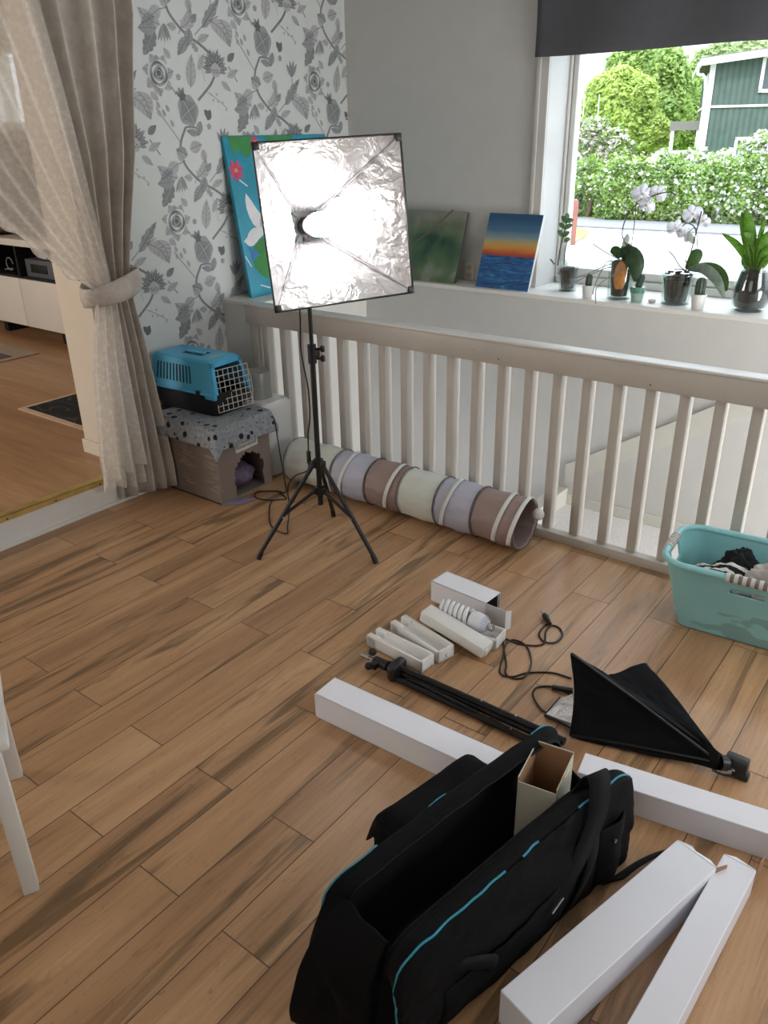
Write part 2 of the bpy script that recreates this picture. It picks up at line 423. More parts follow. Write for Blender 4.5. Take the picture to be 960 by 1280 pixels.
XW, YW, YL, SILL = -3.42, 4.13, 3.95, .865          # wallpaper plane, window wall, wall under the sill, sill height
LF = .147                                            # living room floor

# ================================================================== SETTING
struct('floor', MB().box2((-3.42, -2.2, -.25), (2.2, 2.99, 0)), floor_material())
struct('floor_landing', MB().box2((-1.72, 2.99, -.5), (1.2, YL, -.295)), carpet_material())
struct('floor_living_room', MB().box2((-8.2, -2.2, -.05), (-3.3, 4.2, LF)), living_floor_material())
struct('ceiling', MB().box2((-8.3, -2.3, 2.6), (2.3, 4.4, 2.75)), M_ceil)
struct('floor_stairwell', MB().box2((-3.3, 2.99, -1.6), (2.2, YL, -1.5)), carpet_material())

# wall with the printed flower pattern: wall body plus the print as flat shapes on its face
WP = ['#cfd2cf', '#b0b1b1', '#989a9b', '#808183', '#65676a', '#d6d8d5']
wpm = [P('wallpaper_ground', WP[0], .6, var=.015)] + [P('wallpaper_ink_%d' % i, c, .6, var=.05, scale=30) for i, c in enumerate(WP[1:])]
mb = MB()
mb.box2((-3.694, 2.19, 0), (XW, YW + .25, 2.6), mi=6)
mb.box2((-3.694, -2.2, 2.28), (XW, 2.19, 2.6), mi=6)
mb.mesh([(XW + .0006, 2.19, 0), (XW + .0006, YW, 0), (XW + .0006, YW, 2.6), (XW + .0006, 2.19, 2.6)], [(0, 1, 2, 3)], 0)
rA = (2.747, 1.922)
def crop(px, py):
    p = X(160 + px / 3.4286, py / 3.4286, XW); return (p.y - rA[0], p.z - rA[1])
ink = []; shape = [0]                                # (height, material, polygon)
def ip(layer, mi, poly): ink.append((layer * .0005 + (shape[0] % 22) * .00002, mi, poly))
def leaf2(b, t, wd, mi, vein=4, lobes=0, bend=0.0, layer=1):
    shape[0] += 1
    bx, by = b; tx, ty = t; dx, dy = tx - bx, ty - by; L = hypot(dx, dy); nx, ny = -dy / L, dx / L
    def pt(u, s):
        prof = sin(pi * min(1, u ** .8)) ** .85 * wd / 2
        if lobes: prof *= .72 + .28 * abs(sin(u * pi * lobes))
        o = s * prof + bend * L * sin(pi * u)
        return (bx + dx * u + nx * o, by + dy * u + ny * o)
    n = 14 if not lobes else 30
    wd *= 1.18
    for i in range(n): ip(layer, mi, [pt(i / n, 1), pt((i + 1) / n, 1), pt((i + 1) / n, -1), pt(i / n, -1)])
    if vein:
        w2 = wd * .03
        def ctr(u, o): return (bx + dx * u + nx * (bend * L * sin(pi * u) + o), by + dy * u + ny * (bend * L * sin(pi * u) + o))
        for i in range(8): ip(layer + 1, vein, [ctr(i / 8, w2), ctr((i + 1) / 8, w2), ctr((i + 1) / 8, -w2), ctr(i / 8, -w2)])
        for u in (.25, .42, .58, .74):
            for sg in (1, -1):
                a = ctr(u, 0); e = pt(min(u + .14, .97), sg * .8); e2 = pt(min(u + .17, .97), sg * .8)
                ip(layer + 1, vein, [a, e, e2])
def stem2(pts, wd, mi, layer=0):
    shape[0] += 1
    p = smooth_path([(a, b, 0) for a, b in pts], 5); lf, rt = [], []
    for i, q in enumerate(p):
        t = p[min(i + 1, len(p) - 1)] - p[max(i - 1, 0)]; t.normalize()
        lf.append((q.x - t.y * wd, q.y + t.x * wd)); rt.append((q.x + t.y * wd, q.y - t.x * wd))
    for i in range(len(p) - 1): ip(layer, mi, [lf[i], lf[i + 1], rt[i + 1], rt[i]])
def disc2(c, r, mi, layer, n=14, wob=0.0, ph=0.0, sy=1.0):
    shape[0] += 1
    ip(layer, mi, [(c[0] + r * (1 + wob * sin(5 * a + ph)) * cos(a), c[1] + sy * r * (1 + wob * sin(5 * a + ph)) * sin(a)) for a in [2 * pi * k / (n * 2) for k in range(n * 2)]])
def arc2(c, r, a0, a1, wd, mi, layer):
    shape[0] += 1
    n = 8; A = [a0 + (a1 - a0) * k / n for k in range(n + 1)]
    ip(layer, mi, [(c[0] + (r + wd * sin(pi * k / n)) * cos(a), c[1] + (r + wd * sin(pi * k / n)) * sin(a)) for k, a in enumerate(A)] + [(c[0] + r * cos(a), c[1] + r * sin(a)) for a in reversed(A)])
def cl(*p): return [crop(*q) for q in p]
# rose
rc = (0, 0)
for k in range(7):
    a = 2 * pi * k / 7; leaf2((.035 * cos(a), .035 * sin(a)), (.092 * cos(a + .2), .092 * sin(a + .2)), .042, 1, 3)
disc2(rc, .060, 2, 3, wob=.07)
for i, (r, wd) in enumerate(((.053, .010), (.042, .010), (.031, .009), (.019, .008))):
    for j in range(3):
        a = j * 2.1 + i * .8; arc2((0, .004), r, a, a + 1.7, wd, 4 if i % 2 else 5, 4); arc2((0, .004), r - .006, a + .3, a + 1.4, .004, 1, 5)
disc2((0, .006), .012, 4, 5)
# pomegranate
pc = crop(258, 475)
disc2(pc, .062, 2, 2, wob=.06, ph=1, sy=1.1)
for k, a in enumerate((.5, 2.2, 3.7, 5.2)):
    leaf2(pc, (pc[0] + .058 * cos(a), pc[1] + .064 * sin(a)), .05, 3, 1, layer=3)
disc2((pc[0] - .03, pc[1] + .062), .02, 4, 4, wob=.2)
for a in (1.3, 2.0, 2.6): leaf2((pc[0] - .03, pc[1] + .06), (pc[0] - .03 + .045 * cos(a), pc[1] + .06 + .045 * sin(a)), .016, 3, 0, layer=3)
# thistle
th = crop(372, 290)
for k in range(13):
    a = -.35 + k * (pi + .7) / 12; ln = .075 + .012 * (k % 2)
    leaf2((th[0] + .01 * cos(a), th[1] + .01 * sin(a)), (th[0] + ln * cos(a), th[1] + ln * sin(a)), .02, 3 + k % 2, 5 if k % 2 else 1, layer=2 + k % 2)
disc2((th[0], th[1] - .012), .032, 1, 5, wob=.04)
for k in range(6): disc2((th[0] - .02 + .008 * k, th[1] - .012 - .01 * (k % 2)), .005, 3, 6, 5)
# stems
stem2(cl((245, 550), (228, 600), (226, 640), (242, 700), (275, 745), (320, 785), (370, 812), (412, 842)), .0065, 3)
stem2(cl((375, 312), (355, 360), (325, 400), (300, 430)), .0065, 3)
stem2(cl((205, 405), (185, 372), (160, 350)), .004, 2)
stem2(cl((240, 560), (250, 545), (290, 548), (300, 580)), .005, 3)
stem2(cl((120, 460), (150, 505), (190, 560), (222, 605)), .003, 2)
stem2(cl((340, 395), (375, 420), (425, 465)), .002, 2)
stem2(cl((430, 285), (450, 320), (468, 352)), .003, 3)
stem2(cl((215, 145), (230, 110), (222, 85)), .002, 3)
stem2(cl((285, 150), (330, 100), (385, 70)), .003, 2)
# fillers
for b_, t_, w_, m_, v_ in (((300, 300), (322, 232), .03, 1, 3), ((425, 330), (470, 300), .03, 1, 3), ((400, 350), (440, 392), .028, 1, 3), ((180, 250), (150, 205), .03, 1, 3), ((95, 395), (130, 430), .03, 1, 2),
        ((310, 520), (300, 585), .035, 2, 4), ((265, 640), (315, 618), .05, 1, 3), ((255, 665), (205, 640), .045, 2, 4), ((320, 640), (330, 700), .035, 1, 3), ((330, 760), (318, 830), .045, 2, 4), ((360, 800), (405, 770), .03, 1, 3), ((215, 700), (165, 745), .05, 1, 3), ((190, 735), (140, 770), .045, 2, 4), ((165, 20), (130, -20), .04, 1, 3), ((205, 120), (165, 105), .03, 1, 3), ((270, 95), (290, 60), .03, 2, 4), ((450, 60), (480, 95), .035, 1, 3)):
    leaf2(crop(*b_), crop(*t_), w_, m_, v_)
stem2(cl((245, 690), (215, 705), (170, 745)), .003, 2)
stem2(cl((300, 230), (315, 290), (330, 350)), .002, 1)
# leaves
leaf2(crop(268, 375), crop(270, 232), .055, 1, 3)
leaf2(crop(112, 130), crop(66, 236), .062, 3, 2, lobes=4)
leaf2(crop(252, 160), crop(212, 236), .045, 2, 4)
leaf2(crop(348, 88), crop(434, 200), .062, 1, 3, bend=.14)
leaf2(crop(318, 118), crop(388, -5), .05, 2, 4, lobes=4)
leaf2(crop(226, 118), crop(262, 22), .055, 1, 3, bend=-.22)
leaf2(crop(135, 105), crop(38, 30), .06, 1, 3, bend=.1)
leaf2(crop(120, 120), crop(40, 118), .05, 2, 3)
leaf2(crop(40, 392), crop(98, 512), .062, 1, 3, bend=.15)
leaf2(crop(425, 262), crop(455, 228), .03, 3, 4); leaf2(crop(300, 575), crop(250, 560), .03, 2, 4)
leaf2(crop(340, 515), crop(352, 470), .03, 4, 0); leaf2(crop(345, 500), crop(326, 470), .025, 4, 0)
for q in ((135, 465), (160, 500), (175, 480), (195, 545), (140, 500)):
    leaf2(crop(*q), crop(q[0] - 14, q[1] - 32), .018, 1, 3)
for q in ((355, 405), (380, 405), (385, 435), (405, 440), (420, 470), (365, 430)): disc2(crop(*q), .007, 1, 1, 6)
for dx_ in (-26, -12, 4, 18, 30):
    leaf2(crop(152, 100), crop(152 + dx_, 182 - abs(dx_) * .3), .016, 2 if dx_ % 4 else 1, 3)
for q in ((280, 195), (290, 210), (120, 250), (650, 250), (215, 330)): disc2(crop(*q), .014, 2, 1, 8, wob=.2)
for dx_ in (-22, -8, 8, 22): leaf2(crop(700, 330), crop(700 + dx_, 252 + abs(dx_)), .02, 2, 4)
stem2(cl((700, 330), (705, 380), (690, 430)), .003, 2)
for i in range(-1, 4):
    for j in range(-6, 5):
        oy, oz = rA[0] + .547 * i, rA[1] + .328 * i + .655 * j
        if not -.4 < oz < 3.1: continue
        for layer, mi, poly in ink:
            ys = [p[0] + oy for p in poly]; zs = [p[1] + oz for p in poly]
            if min(ys) < 2.2 or max(ys) > YW + .005 or min(zs) < .2 or max(zs) > 2.6: continue
            mb.mesh([(XW + .0010 + layer, p[0] + oy, p[1] + oz) for p in poly], [tuple(range(len(poly)))], mi)
struct('wall_left', mb, wpm + [M_cream])
struct('baseboard_left', MB().box2((-3.705, 2.176, LF), (-3.44, 2.19, LF + .075), .004), M_cream)
# step riser in the doorway with its brass nosing
struct('trim_step', MB().box2((-3.302, -2.2, 0), (-3.288, 2.4, LF - .012)).box2((-3.29, -2.2, 0), (-3.272, 2.4, .016), .003), M_trim)
M_brass = P('brass_strip', '#c9ad6a', .35, .55, scale=14, var=.2)
mb = MB().box2((-3.335, -2.2, LF), (-3.28, 2.36, LF + .004)).box2((-3.287, -2.2, LF - .022), (-3.281, 2.36, LF + .004))
for k in range(14): mb.cyl((-3.28, -.9 + k * .24, LF - .012), (-3.2785, -.9 + k * .24, LF - .012), .004, 8, mi=1)
struct('trim_brass', mb, [M_brass, M_blackmetal], 30)

# window wall, low wall, sill
WX0, WX1, WZ1 = -2.09, 1.55, 2.25
mb = MB().box2((XW - .3, YW, SILL - .02), (WX0, YW + .36, 2.6)).box2((WX1, YW, SILL - .02), (2.3, YW + .36, 2.6)).box2((WX0, YW, WZ1), (WX1, YW + .36, 2.6))
struct('wall_back', mb, M_wall)
struct('wall_back_low', MB().box2((XW - .3, YL, -1.6), (2.3, YW + .36, SILL - .023)), M_wall)
struct('trim_sill', MB().box2((XW, 3.93, SILL - .023), (2.2, YW + .22, SILL), .004), M_trim)
struct('wall_right', MB().box2((2.2, -2.2, -1.6), (2.4, 4.4, 2.6)), M_wall)
struct('wall_front', MB().box2((-8.3, -2.4, -1.6), (2.4, -2.2, 2.6)), M_wall)
struct('wall_stairwell', MB().box2((XW - .2, 3.0, -1.6), (-3.17, YL + .05, .828), .003), M_white)
struct('trim_ledge', MB().box2((XW, 2.995, .828), (-3.15, 3.93, .85), .003), M_trim)
# casing
struct('trim_casing', MB().box2((-2.165, YW - .016, SILL), (WX0, YW, 2.3), .004).box2((-2.155, YW - .022, SILL), (-2.135, YW, 2.3), .004), P('casing_paint', '#cfcdc8', .5, var=.02))
# window frame and pane
wr = thing('window_1', 'white framed window over the sill', 'window', ((WX0 + WX1) / 2, YW + .12, SILL)); wr['kind'] = 'structure'
fy0, fy1 = YW + .21, YW + .31
mb = MB()
mb.box2((WX0, fy0, SILL), (-2.075, fy1, WZ1), .006); mb.box2((WX1 - .05, fy0, SILL), (WX1, fy1, WZ1), .006)
mb.box2((WX0, fy0, SILL), (WX1, fy1, .905), .006); mb.box2((WX0, fy0, WZ1 - .05), (WX1, fy1, WZ1), .006)
obj('window_frame', mb, M_trim, wr)
mb = MB(); a, b = -2.073, WX1 - .055; s0, s1 = YW + .225, YW + .295
mb.box2((a, s0, .91), (a + .03, s1, WZ1 - .055), .008); mb.box2((b - .045, s0, .91), (b, s1, WZ1 - .055), .008)
mb.box2((a, s0, .91), (b, s1, .952), .008); mb.box2((a, s0, WZ1 - .1), (b, s1, WZ1 - .055), .008)
obj('sash', mb, M_trim, wr)
obj('window_pane', MB().box2((a + .01, YW + .258, .93), (b - .01, YW + .264, WZ1 - .08)), M_glassp, wr, 0)
# stair skirt board on the low wall
mb = MB()
def skirt(u): return (-1.74 + 2.6 * u, -.175 + 1.66 * u)
p0, p1 = skirt(0), skirt(1)
mb.mesh([(p0[0], YL - .018, p0[1]), (p1[0], YL - .018, p1[1]), (p1[0], YL - .018, p1[1] + .135), (p0[0], YL - .018, p0[1] + .12),
         (p0[0], YL, p0[1]), (p1[0], YL, p1[1]), (p1[0], YL, p1[1] + .135), (p0[0], YL, p0[1] + .12)],
        [(0, 1, 2, 3), (4, 7, 6, 5), (0, 4, 5, 1), (3, 2, 6, 7), (0, 3, 7, 4), (1, 5, 6, 2)])
struct('trim_stair', mb, P('cream_white_paint', '#cfcdc3', .45, var=.02))
struct('trim_stairwell', MB().box2((-1.72, YL - .014, -.295), (1.2, YL, -.235), .003), P('cream_white_paint', '#d6d2c2'))
struct('trim_post', MB().box2((-1.80, 3.55, -1.5), (-1.72, YL, -.2), .006), P('cream_white_paint', '#d6d2c2'))
struct('trim_nosing', MB().box2((-3.3, 2.99, -.25), (1.2, 3.03, -.03), .004), M_white)

# living room beyond the doorway
mb = MB(); lx0, lx1, lz0, lz1 = -7.15, -6.62, 1.75, 2.32
mb.box2((-8.3, 3.95, 0), (lx0, 4.2, 2.6)).box2((lx1, 3.95, 0), (-3.694, 4.2, 2.6)).box2((lx0, 3.95, 0), (lx1, 4.2, lz0)).box2((lx0, 3.95, lz1), (lx1, 4.2, 2.6))
struct('wall_living_room', mb, P('warm_grey_wall', '#b4aa9d', .75, var=.02))
struct('wall_living_room_side', MB().box2((-8.4, -2.2, 0), (-8.2, 4.2, 2.6)), P('warm_grey_wall', '#b4aa9d'))
wr = thing('window_2', 'small bright window with white slatted blind seen through the lace', 'window', ((lx0 + lx1) / 2, 3.95, lz0)); wr['kind'] = 'structure'
mb = MB(); mb.box2((lx0, 3.96, lz0), (lx0 + .04, 4.05, lz1)).box2((lx1 - .04, 3.96, lz0), (lx1, 4.05, lz1)).box2((lx0, 3.96, lz0), (lx1, 4.05, lz0 + .04)).box2((lx0, 3.96, lz1 - .04), (lx1, 4.05, lz1))
obj('window_frame', mb, M_trim, wr, 0)
obj('window_pane', MB().box2((lx0 + .03, 4.0, lz0 + .03), (lx1 - .03, 4.006, lz1 - .03)), M_glassp, wr, 0)
mb = MB()
for k in range(17): mb.box((( lx0 + lx1) / 2, 3.985, lz0 + .05 + k * .03), (lx1 - lx0 - .09, .018, .002), M=None)
obj('blind', mb, M_white, wr, 0)

# ================================================================== RAILING
RY0 = 2.942
rl = thing('railing', 'white wooden railing along the open stairwell', 'railing', (-1.2, RY0 + .02, 0))
mb = MB().box2((-3.19, RY0, .752), (1.1, RY0 + .024, .846), .003)
rng = random.Random(3)
for k in range(-8, 15):
    xk = -.730 + .1305 * k
    if xk < -3.1 or xk > 1.0: continue
    for q in (.775, .80):
        mb.cyl((xk + rng.uniform(-.008, .008), RY0 - .0006, q + rng.uniform(-.006, .006)), (xk, RY0 + .002, q), .0022, 6, mi=1 if rng.random() < .35 else 0)
obj('top_board', mb, [M_railpaint, P('dark_screw', '#3a332d', .6)], rl)
obj('handrail', MB().box2((-3.2, RY0 - .004, .846), (1.1, RY0 + .075, .858), .004), M_white, rl)
obj('bottom_rail', MB().box2((-3.19, RY0, .0), (1.1, RY0 + .045, .042), .003), M_railpaint, rl)
xs = [-.730 + .1305 * k for k in range(-19, 14)]
for xk in xs:
    if -3.14 < xk < 1.05:
        obj('baluster', MB().box2((xk - .0195, RY0 + .024, .042), (xk + .0195, RY0 + .078, .846), .003), M_railpaint, rl)
obj('end_post', MB().box2((-3.19, RY0 + .024, .042), (-3.135, RY0 + .07, .846), .003), M_railpaint, rl)

# ================================================================== CURTAINS
def key(t, ks):
    for (a, va), (b, vb) in zip(ks, ks[1:]):
        if (a <= t <= b) or (b <= t <= a):
            u = (t - a) / (b - a); return va + (vb - va) * u
    return ks[-1][1] if abs(t - ks[-1][0]) < abs(t - ks[0][0]) else ks[0][1]
cu = thing('curtain', 'taupe velvet curtain tied back beside the flowered wallpaper', 'curtain', (-3.26, 2.2, 0))
def velvet(u, v):
    z = 2.5 - v * 2.485
    yl = key(z, [(2.5, 1.97), (2.13, 2.02), (1.6, 2.09), (1.12, 2.135), (1.02, 2.145), (.5, 2.10), (0, 2.06)])
    yr = key(z, [(2.5, 2.53), (2.13, 2.515), (1.6, 2.42), (1.12, 2.315), (1.02, 2.305), (.7, 2.325), (.4, 2.336), (0, 2.344)])
    am = key(z, [(2.5, .05), (1.6, .045), (1.1, .022), (1.0, .022), (.5, .034), (0, .042)])
    k = 4.5; uu = u + .05 * sin(5 * u + 1.3) + .012 * sin(9 * u + 2.1 * z)
    s = sin(2 * pi * k * uu); s = math.copysign(abs(s) ** .7, s)
    hem = .012 * sin(2 * pi * k * uu) if v > .98 else 0
    return Vector((-3.27 + .085 * u * max(0, min(1, (.95 - z) / .8)) + am * s + .012 * nz((u * 3, z * 2, 1)), yl + (yr - yl) * (u + .02 * cos(2 * pi * k * uu)), z + (hem + .01 if v > .98 else 0)))
velv = velvet_material('taupe_velvet', '#aca49b', '#c9c2b9')
obj('velvet_panel', MB().grid(velvet, 190, 60), velv, cu, 60, solid=.004)
sh = thing('sheer_curtain', 'white lace sheer with scalloped edge draped over the doorway', 'curtain', (-3.2, 2.05, 0))
def sheer(u, v):
    t = v
    P0 = Vector((0, 1.02 + (1.985 - 1.02) * u, 2.5)); P2 = Vector((0, 2.06 + .10 * u, 1.055 + .015 * u))
    mid = (P0 + P2) / 2; mid.y += .04 + .10 * u * 0 ; sag = (1 - u) ** 1.3
    P1 = mid + Vector((0, -.02 - .12 * sag, -.30 * sag))
    p = P0 * (1 - t) ** 2 + P1 * 2 * t * (1 - t) + P2 * t * t
    am = .035 * (1 - t) + .008
    p.x = -3.195 + am * sin(2 * pi * 7 * u + 1.0 * t) + .01 * nz((u * 6, t * 3, 5))
    if u < .02: p.z += .012 * sin(t * 60); p.y += .009 * sin(t * 60)
    return p
msh = sheer_material()
obj('upper_drape', MB().grid(sheer, 150, 60), msh, sh, 60)
def sheer2(u, v):
    z = 1.03 - v * .87 + (.05 * u if v > .97 else 0)
    yl = key(z, [(1.03, 2.07), (.7, 1.98), (.3, 1.93), (.1, 1.925)]); yr = key(z, [(1.03, 2.165), (.7, 2.17), (.3, 2.19), (.1, 2.205)])
    return Vector((-3.19 + (.010 + .022 * v) * sin(2 * pi * 3.4 * u + v) + .004, yl + (yr - yl) * u, z))
g = MB().grid(sheer2, 70, 40)
obj('lower_tail', g, msh, sh, 60)
def sheer3(u, v):
    z = 1.03 - v * .93
    yl = key(z, [(1.03, 2.08), (.1, 1.95)]); yr = key(z, [(1.03, 2.16), (.1, 2.19)])
    return Vector((-3.222 + (.008 + .016 * v) * sin(2 * pi * 4 * u + 2), yl + (yr - yl) * u, z + .015 * sin(6 * u)))
obj('under_tail', MB().grid(sheer3, 60, 30), msh, sh, 60)
tb = thing('curtain_tieback', 'taupe velvet band holding both curtains together', 'tieback', (-3.24, 2.2, 1.0))
ct = Vector((-3.235, 2.185, 0))
def band(u, v):
    a = 2 * pi * u; return Vector((ct.x + .092 * cos(a), ct.y + .142 * sin(a), 1.0 + .092 * v + .03 * sin(a) + .012 * sin(a * 2 + 1) * (v - .5) + .0 * a)) + Vector((cos(a), sin(a), 0)) * .008 * sin(pi * v)
obj('band', MB().grid(band, 60, 8, closeu=True), velvet_material('tieback_velvet', '#aea59b', '#d2cac1'), tb, 60, solid=.005)
rd = thing('curtain_rod', 'brown rod carrying the doorway curtains', 'rod', (-3.25, 1.7, 2.5))
mb = MB().cyl((-3.25, .6, 2.52), (-3.25, 2.62, 2.52), .014, 14)
obj('rod', mb, P('dark_bronze', '#3d332c', .4, .6), rd)
obj('bracket', MB().box2((XW, 2.57, 2.5), (-3.24, 2.59, 2.54), .003), P('dark_bronze', '#3d332c'), rd)

# ================================================================== LIVING ROOM THINGS
YB = 3.47
tv = thing('media_bench', 'white low media bench with black open shelf in the next room', 'bench', (-6.5, YB + .2, LF))
bx0, bx1 = -7.62, -5.15
mw = P('bench_white', '#d9cfc3', .4, var=.02); mk = P('shelf_black', '#0b0b0c', .5)
mb = MB(); mb.box2((bx0, YB + .02, .26), (bx1, YB + .42, .645)).box2((bx0, YB, .90), (bx1, YB + .42, .952), .003)
obj('carcass', mb, mw, tv)
mb = MB().box2((bx0, YB + .40, .65), (bx1, YB + .42, .9)).box2((bx0, YB + .03, .645), (bx1, YB + .4, .662)).box2((bx0, YB + .01, .66), (bx0 + .03, YB + .4, .9))
for q in (-7.0, -6.38, -5.76): mb.box2((q - .012, YB + .01, .66), (q + .012, YB + .4, .9))
obj('open_shelf', mb, mk, tv)
for k in range(4):
    xa = bx0 + .615 * k; obj('door', MB().box2((xa + .002, YB, .262), (xa + .612, YB + .019, .648), .002), mw, tv)
for q in (bx0 + .1, -6.9, -6.0, bx1 - .1): obj('foot', MB().box2((q - .03, YB + .08, LF), (q + .03, YB + .3, .26)), mk, tv)
t = thing('receiver', 'grey electronics box on the bench shelf', 'electronics', (-6.13, YB + .2, .662))
obj('casing', MB().box2((-6.33, YB + .05, .662), (-5.94, YB + .34, .80), .006), P('dark_grey_metal', '#56565a', .45), t)
obj('display', MB().box2((-6.25, YB + .044, .70), (-6.02, YB + .052, .765), .002), mk, t)
t = tag(obj('cable_coil', MB().tube([(-6.66 + .05 * cos(a), YB + .1, .73 + .05 * sin(a)) for a in [k * .5 for k in range(12)]] + [(-6.75, YB + .1, .68)], .005, smooth=3), P('grey_cable', '#7d7d80', .5)), 'grey looped cable lying in the black shelf', 'cable')
t = thing('television', 'black television standing on the white bench', 'television', (-6.95, YB + .2, .952))
obj('screen', MB().box2((-7.6, YB + .16, 1.02), (-6.35, YB + .2, 1.7), .006), P('tv_black', '#0a0b0d', .2), t)
obj('stand', MB().box2((-7.2, YB + .1, .952), (-6.7, YB + .28, .964), .003).box2((-7.0, YB + .17, .96), (-6.9, YB + .2, 1.03)), P('tv_black', '#0a0b0d'), t)
t = thing('area_rug', 'cream bordered grey rug in front of the media bench', 'rug', (-7, 2.6, LF))
obj('border', MB().box2((-8.1, 1.5, LF), (-5.89, 3.24, LF + .008), .002), P('cream_weave', '#b5a696', .95, bump=.3), t)
obj('field', MB().box2((-8.0, 1.6, LF + .008), (-5.955, 3.06, LF + .010)), P('grey_weave', '#5d5a56', .95, bump=.3), t)
t = thing('floor_mat', 'black patterned mat with cream edge by the doorway pier', 'mat', (-4.2, 2.8, LF))
obj('border', MB().box2((-4.695, 2.372, LF), (-3.72, 3.5, LF + .008), .002), P('mat_cream', '#c0a58a', .95, bump=.3), t)
g = G('mat_pattern'); v = g.obj(); n = g.noise(v, 3.2, 1, .4, 2.2)
m_ = g.done(g.bsdf(g.ramp(n, [(.49, '#101114'), (.50, '#3a3d42'), (.54, '#3a3d42'), (.55, '#101114')]), .8))
obj('field', MB().box2((-4.655, 2.41, LF + .008), (-3.76, 3.46, LF + .010)), m_, t)

# ================================================================== PAINTINGS, OUTLET, VALANCE
M_edge = P('canvas_edge', '#d2d0cb', .7)
# big painting leaning on the wallpapered wall
BL = F(314, 372.5, .85); Y0, Y1 = BL.y, BL.y + .80; H_ = .815; xb, xt = -3.285, -3.402
pr = thing('painting', 'large turquoise painting of white bird and lily pads behind the softbox', 'painting', (xb, (Y0 + Y1) / 2, .85))
LM = Matrix.Translation((xb, Y0, .85)) @ RY(-math.asin((xb - xt) / H_)) @ RZ(pi / 2)      # local: x along the wall, z up the canvas, -y outwards
obj('canvas', MB(LM).box((.4, .012, H_ / 2), (.8, .022, H_), .002), [P('turquoise_ground', '#2b93ac', .45, var=.16, scale=5)], pr)
art = [P('pad_green', '#3f8a4a', .5, var=.15), P('flower_pink', '#cf3f6b', .5, var=.15), P('bird_white', '#dcdde0', .5), P('flower_yellow', '#b8a548', .5), P('paint_blue', '#3f74b8', .5)]
mb = MB(LM); yo = -.0005
def pp(poly, mi, k=0): mb.poly([(x_, yo - .0006 * k, z_) for x_, z_ in poly], mi)
def pad(cx, cz, r, a0, mi=0, k=0): pp([(cx, cz)] + [(cx + r * cos(a0 + .35 + i * (2 * pi - .7) / 22), cz + r * sin(a0 + .35 + i * (2 * pi - .7) / 22)) for i in range(23)], mi, k)
pp([(.03, .812), (.046, .76), (.068, .723), (.085, .735), (.099, .759), (.112, .735), (.13, .714), (.16, .71), (.177, .728), (.19, .765), (.204, .812)], 0)
pp([(.3, .812), (.33, .77), (.5, .78), (.52, .812)], 0)
def flower(cx, cz, r, k=1):
    for i in range(7):
        a = 2 * pi * i / 7 + .2; c_, s_ = cos(a), sin(a)
        pp([(cx, cz), (cx + r * .6 * cos(a - .4), cz + r * .6 * sin(a - .4)), (cx + r * c_, cz + r * s_), (cx + r * .6 * cos(a + .4), cz + r * .6 * sin(a + .4))], 1, k)
    pp([(cx + r * .22 * cos(i * .7), cz + r * .22 * sin(i * .7)) for i in range(9)], 3, k + 1)
flower(.050, .648, .058); flower(.222, .785, .032)
pp([(.089, .535), (.078, .502), (.075, .46), (.085, .415), (.103, .378), (.126, .356), (.165, .35), (.175, .42), (.15, .45), (.125, .49)], 2, 1)
pp([(.135, .356), (.105, .358), (.079, .349), (.055, .332), (.045, .315), (.013, .297), (.042, .271), (.06, .266), (.08, .268), (.105, .282), (.128, .297), (.161, .314), (.22, .33), (.22, .36)], 2, 2)
pp([(.16, .40), (.35, .40), (.4, .30), (.2, .29), (.15, .33)], 2, 1)
pp([(.165, .296), (.128, .297), (.1, .285), (.08, .268), (.072, .252), (.095, .235), (.117, .212), (.085, .205), (.059, .187), (.058, .165), (.066, .147), (.095, .115), (.127, .09), (.17, .085), (.24, .14), (.24, .26)], 0, 1)
pad(.55, .12, .12, 1.0)
pp([(.03, .269), (.06, .255), (.108, .221), (.075, .21), (.054, .188), (.05, .23)], 4, 0)
for a_, b_ in (((.005, .217), (.035, .158)), ((.077, .057), (.147, .031)), ((.06, .60), (.11, .565))):
    pp([a_, b_, (b_[0] + .004, b_[1] + .006), (a_[0] + .005, a_[1] + .004)], 2, 0)
obj('painted_picture', mb, art, pr, 0)
def leaner(name, label, x0, x1, h, mat, edge, extra=None):
    r = thing(name, label, 'painting', ((x0 + x1) / 2, 3.985, SILL))
    yb, yt = 3.972, YW - .024
    LM = TR(x0, yb, SILL) @ RX(-math.asin((yt - yb) / h))
    o = obj('canvas', MB(LM).box(((x1 - x0) / 2, .0125, h / 2), (x1 - x0, .02, h), .002), edge, r)
    # the picture keeps its own origin at the canvas's lower corner so its paint follows the canvas
    f = MB().box(((x1 - x0) / 2, .0012, h / 2), (x1 - x0 - .001, .0015, h - .001))
    if extra: extra(f)
    me = bpy.data.meshes.new('painted_picture'); f.bm.to_mesh(me); f.bm.free()
    for m in mat: me.materials.append(m)
    p = bpy.data.objects.new('painted_picture', me); C.objects.link(p); p.parent = r
    ml = wm(r).inverted() @ LM; p.location = ml.to_translation(); p.rotation_euler = ml.to_euler()
def branch(f):
    f.mi = 1
    for a_, b_, w_ in (((.02, .14), (.28, .36), .011), ((.28, .36), (.33, .41), .014)):
        a_, b_ = Vector((a_[0], -.0002, a_[1])), Vector((b_[0], -.0002, b_[1])); t = (b_ - a_).normalized(); n_ = Vector((-t.z, 0, t.x)) * w_ / 2
        f.mesh([a_ + n_, b_ + n_, b_ - n_, a_ - n_], [(0, 1, 2, 3)])
leaner('painting', 'blurred green garden picture with brown branch leaning behind the softbox edge', -2.97, -2.54, .402, [blurred_garden_material(), P('branch_brown', '#7b6a5c', .6)], P('dark_canvas_edge', '#4a4b46', .7), branch)
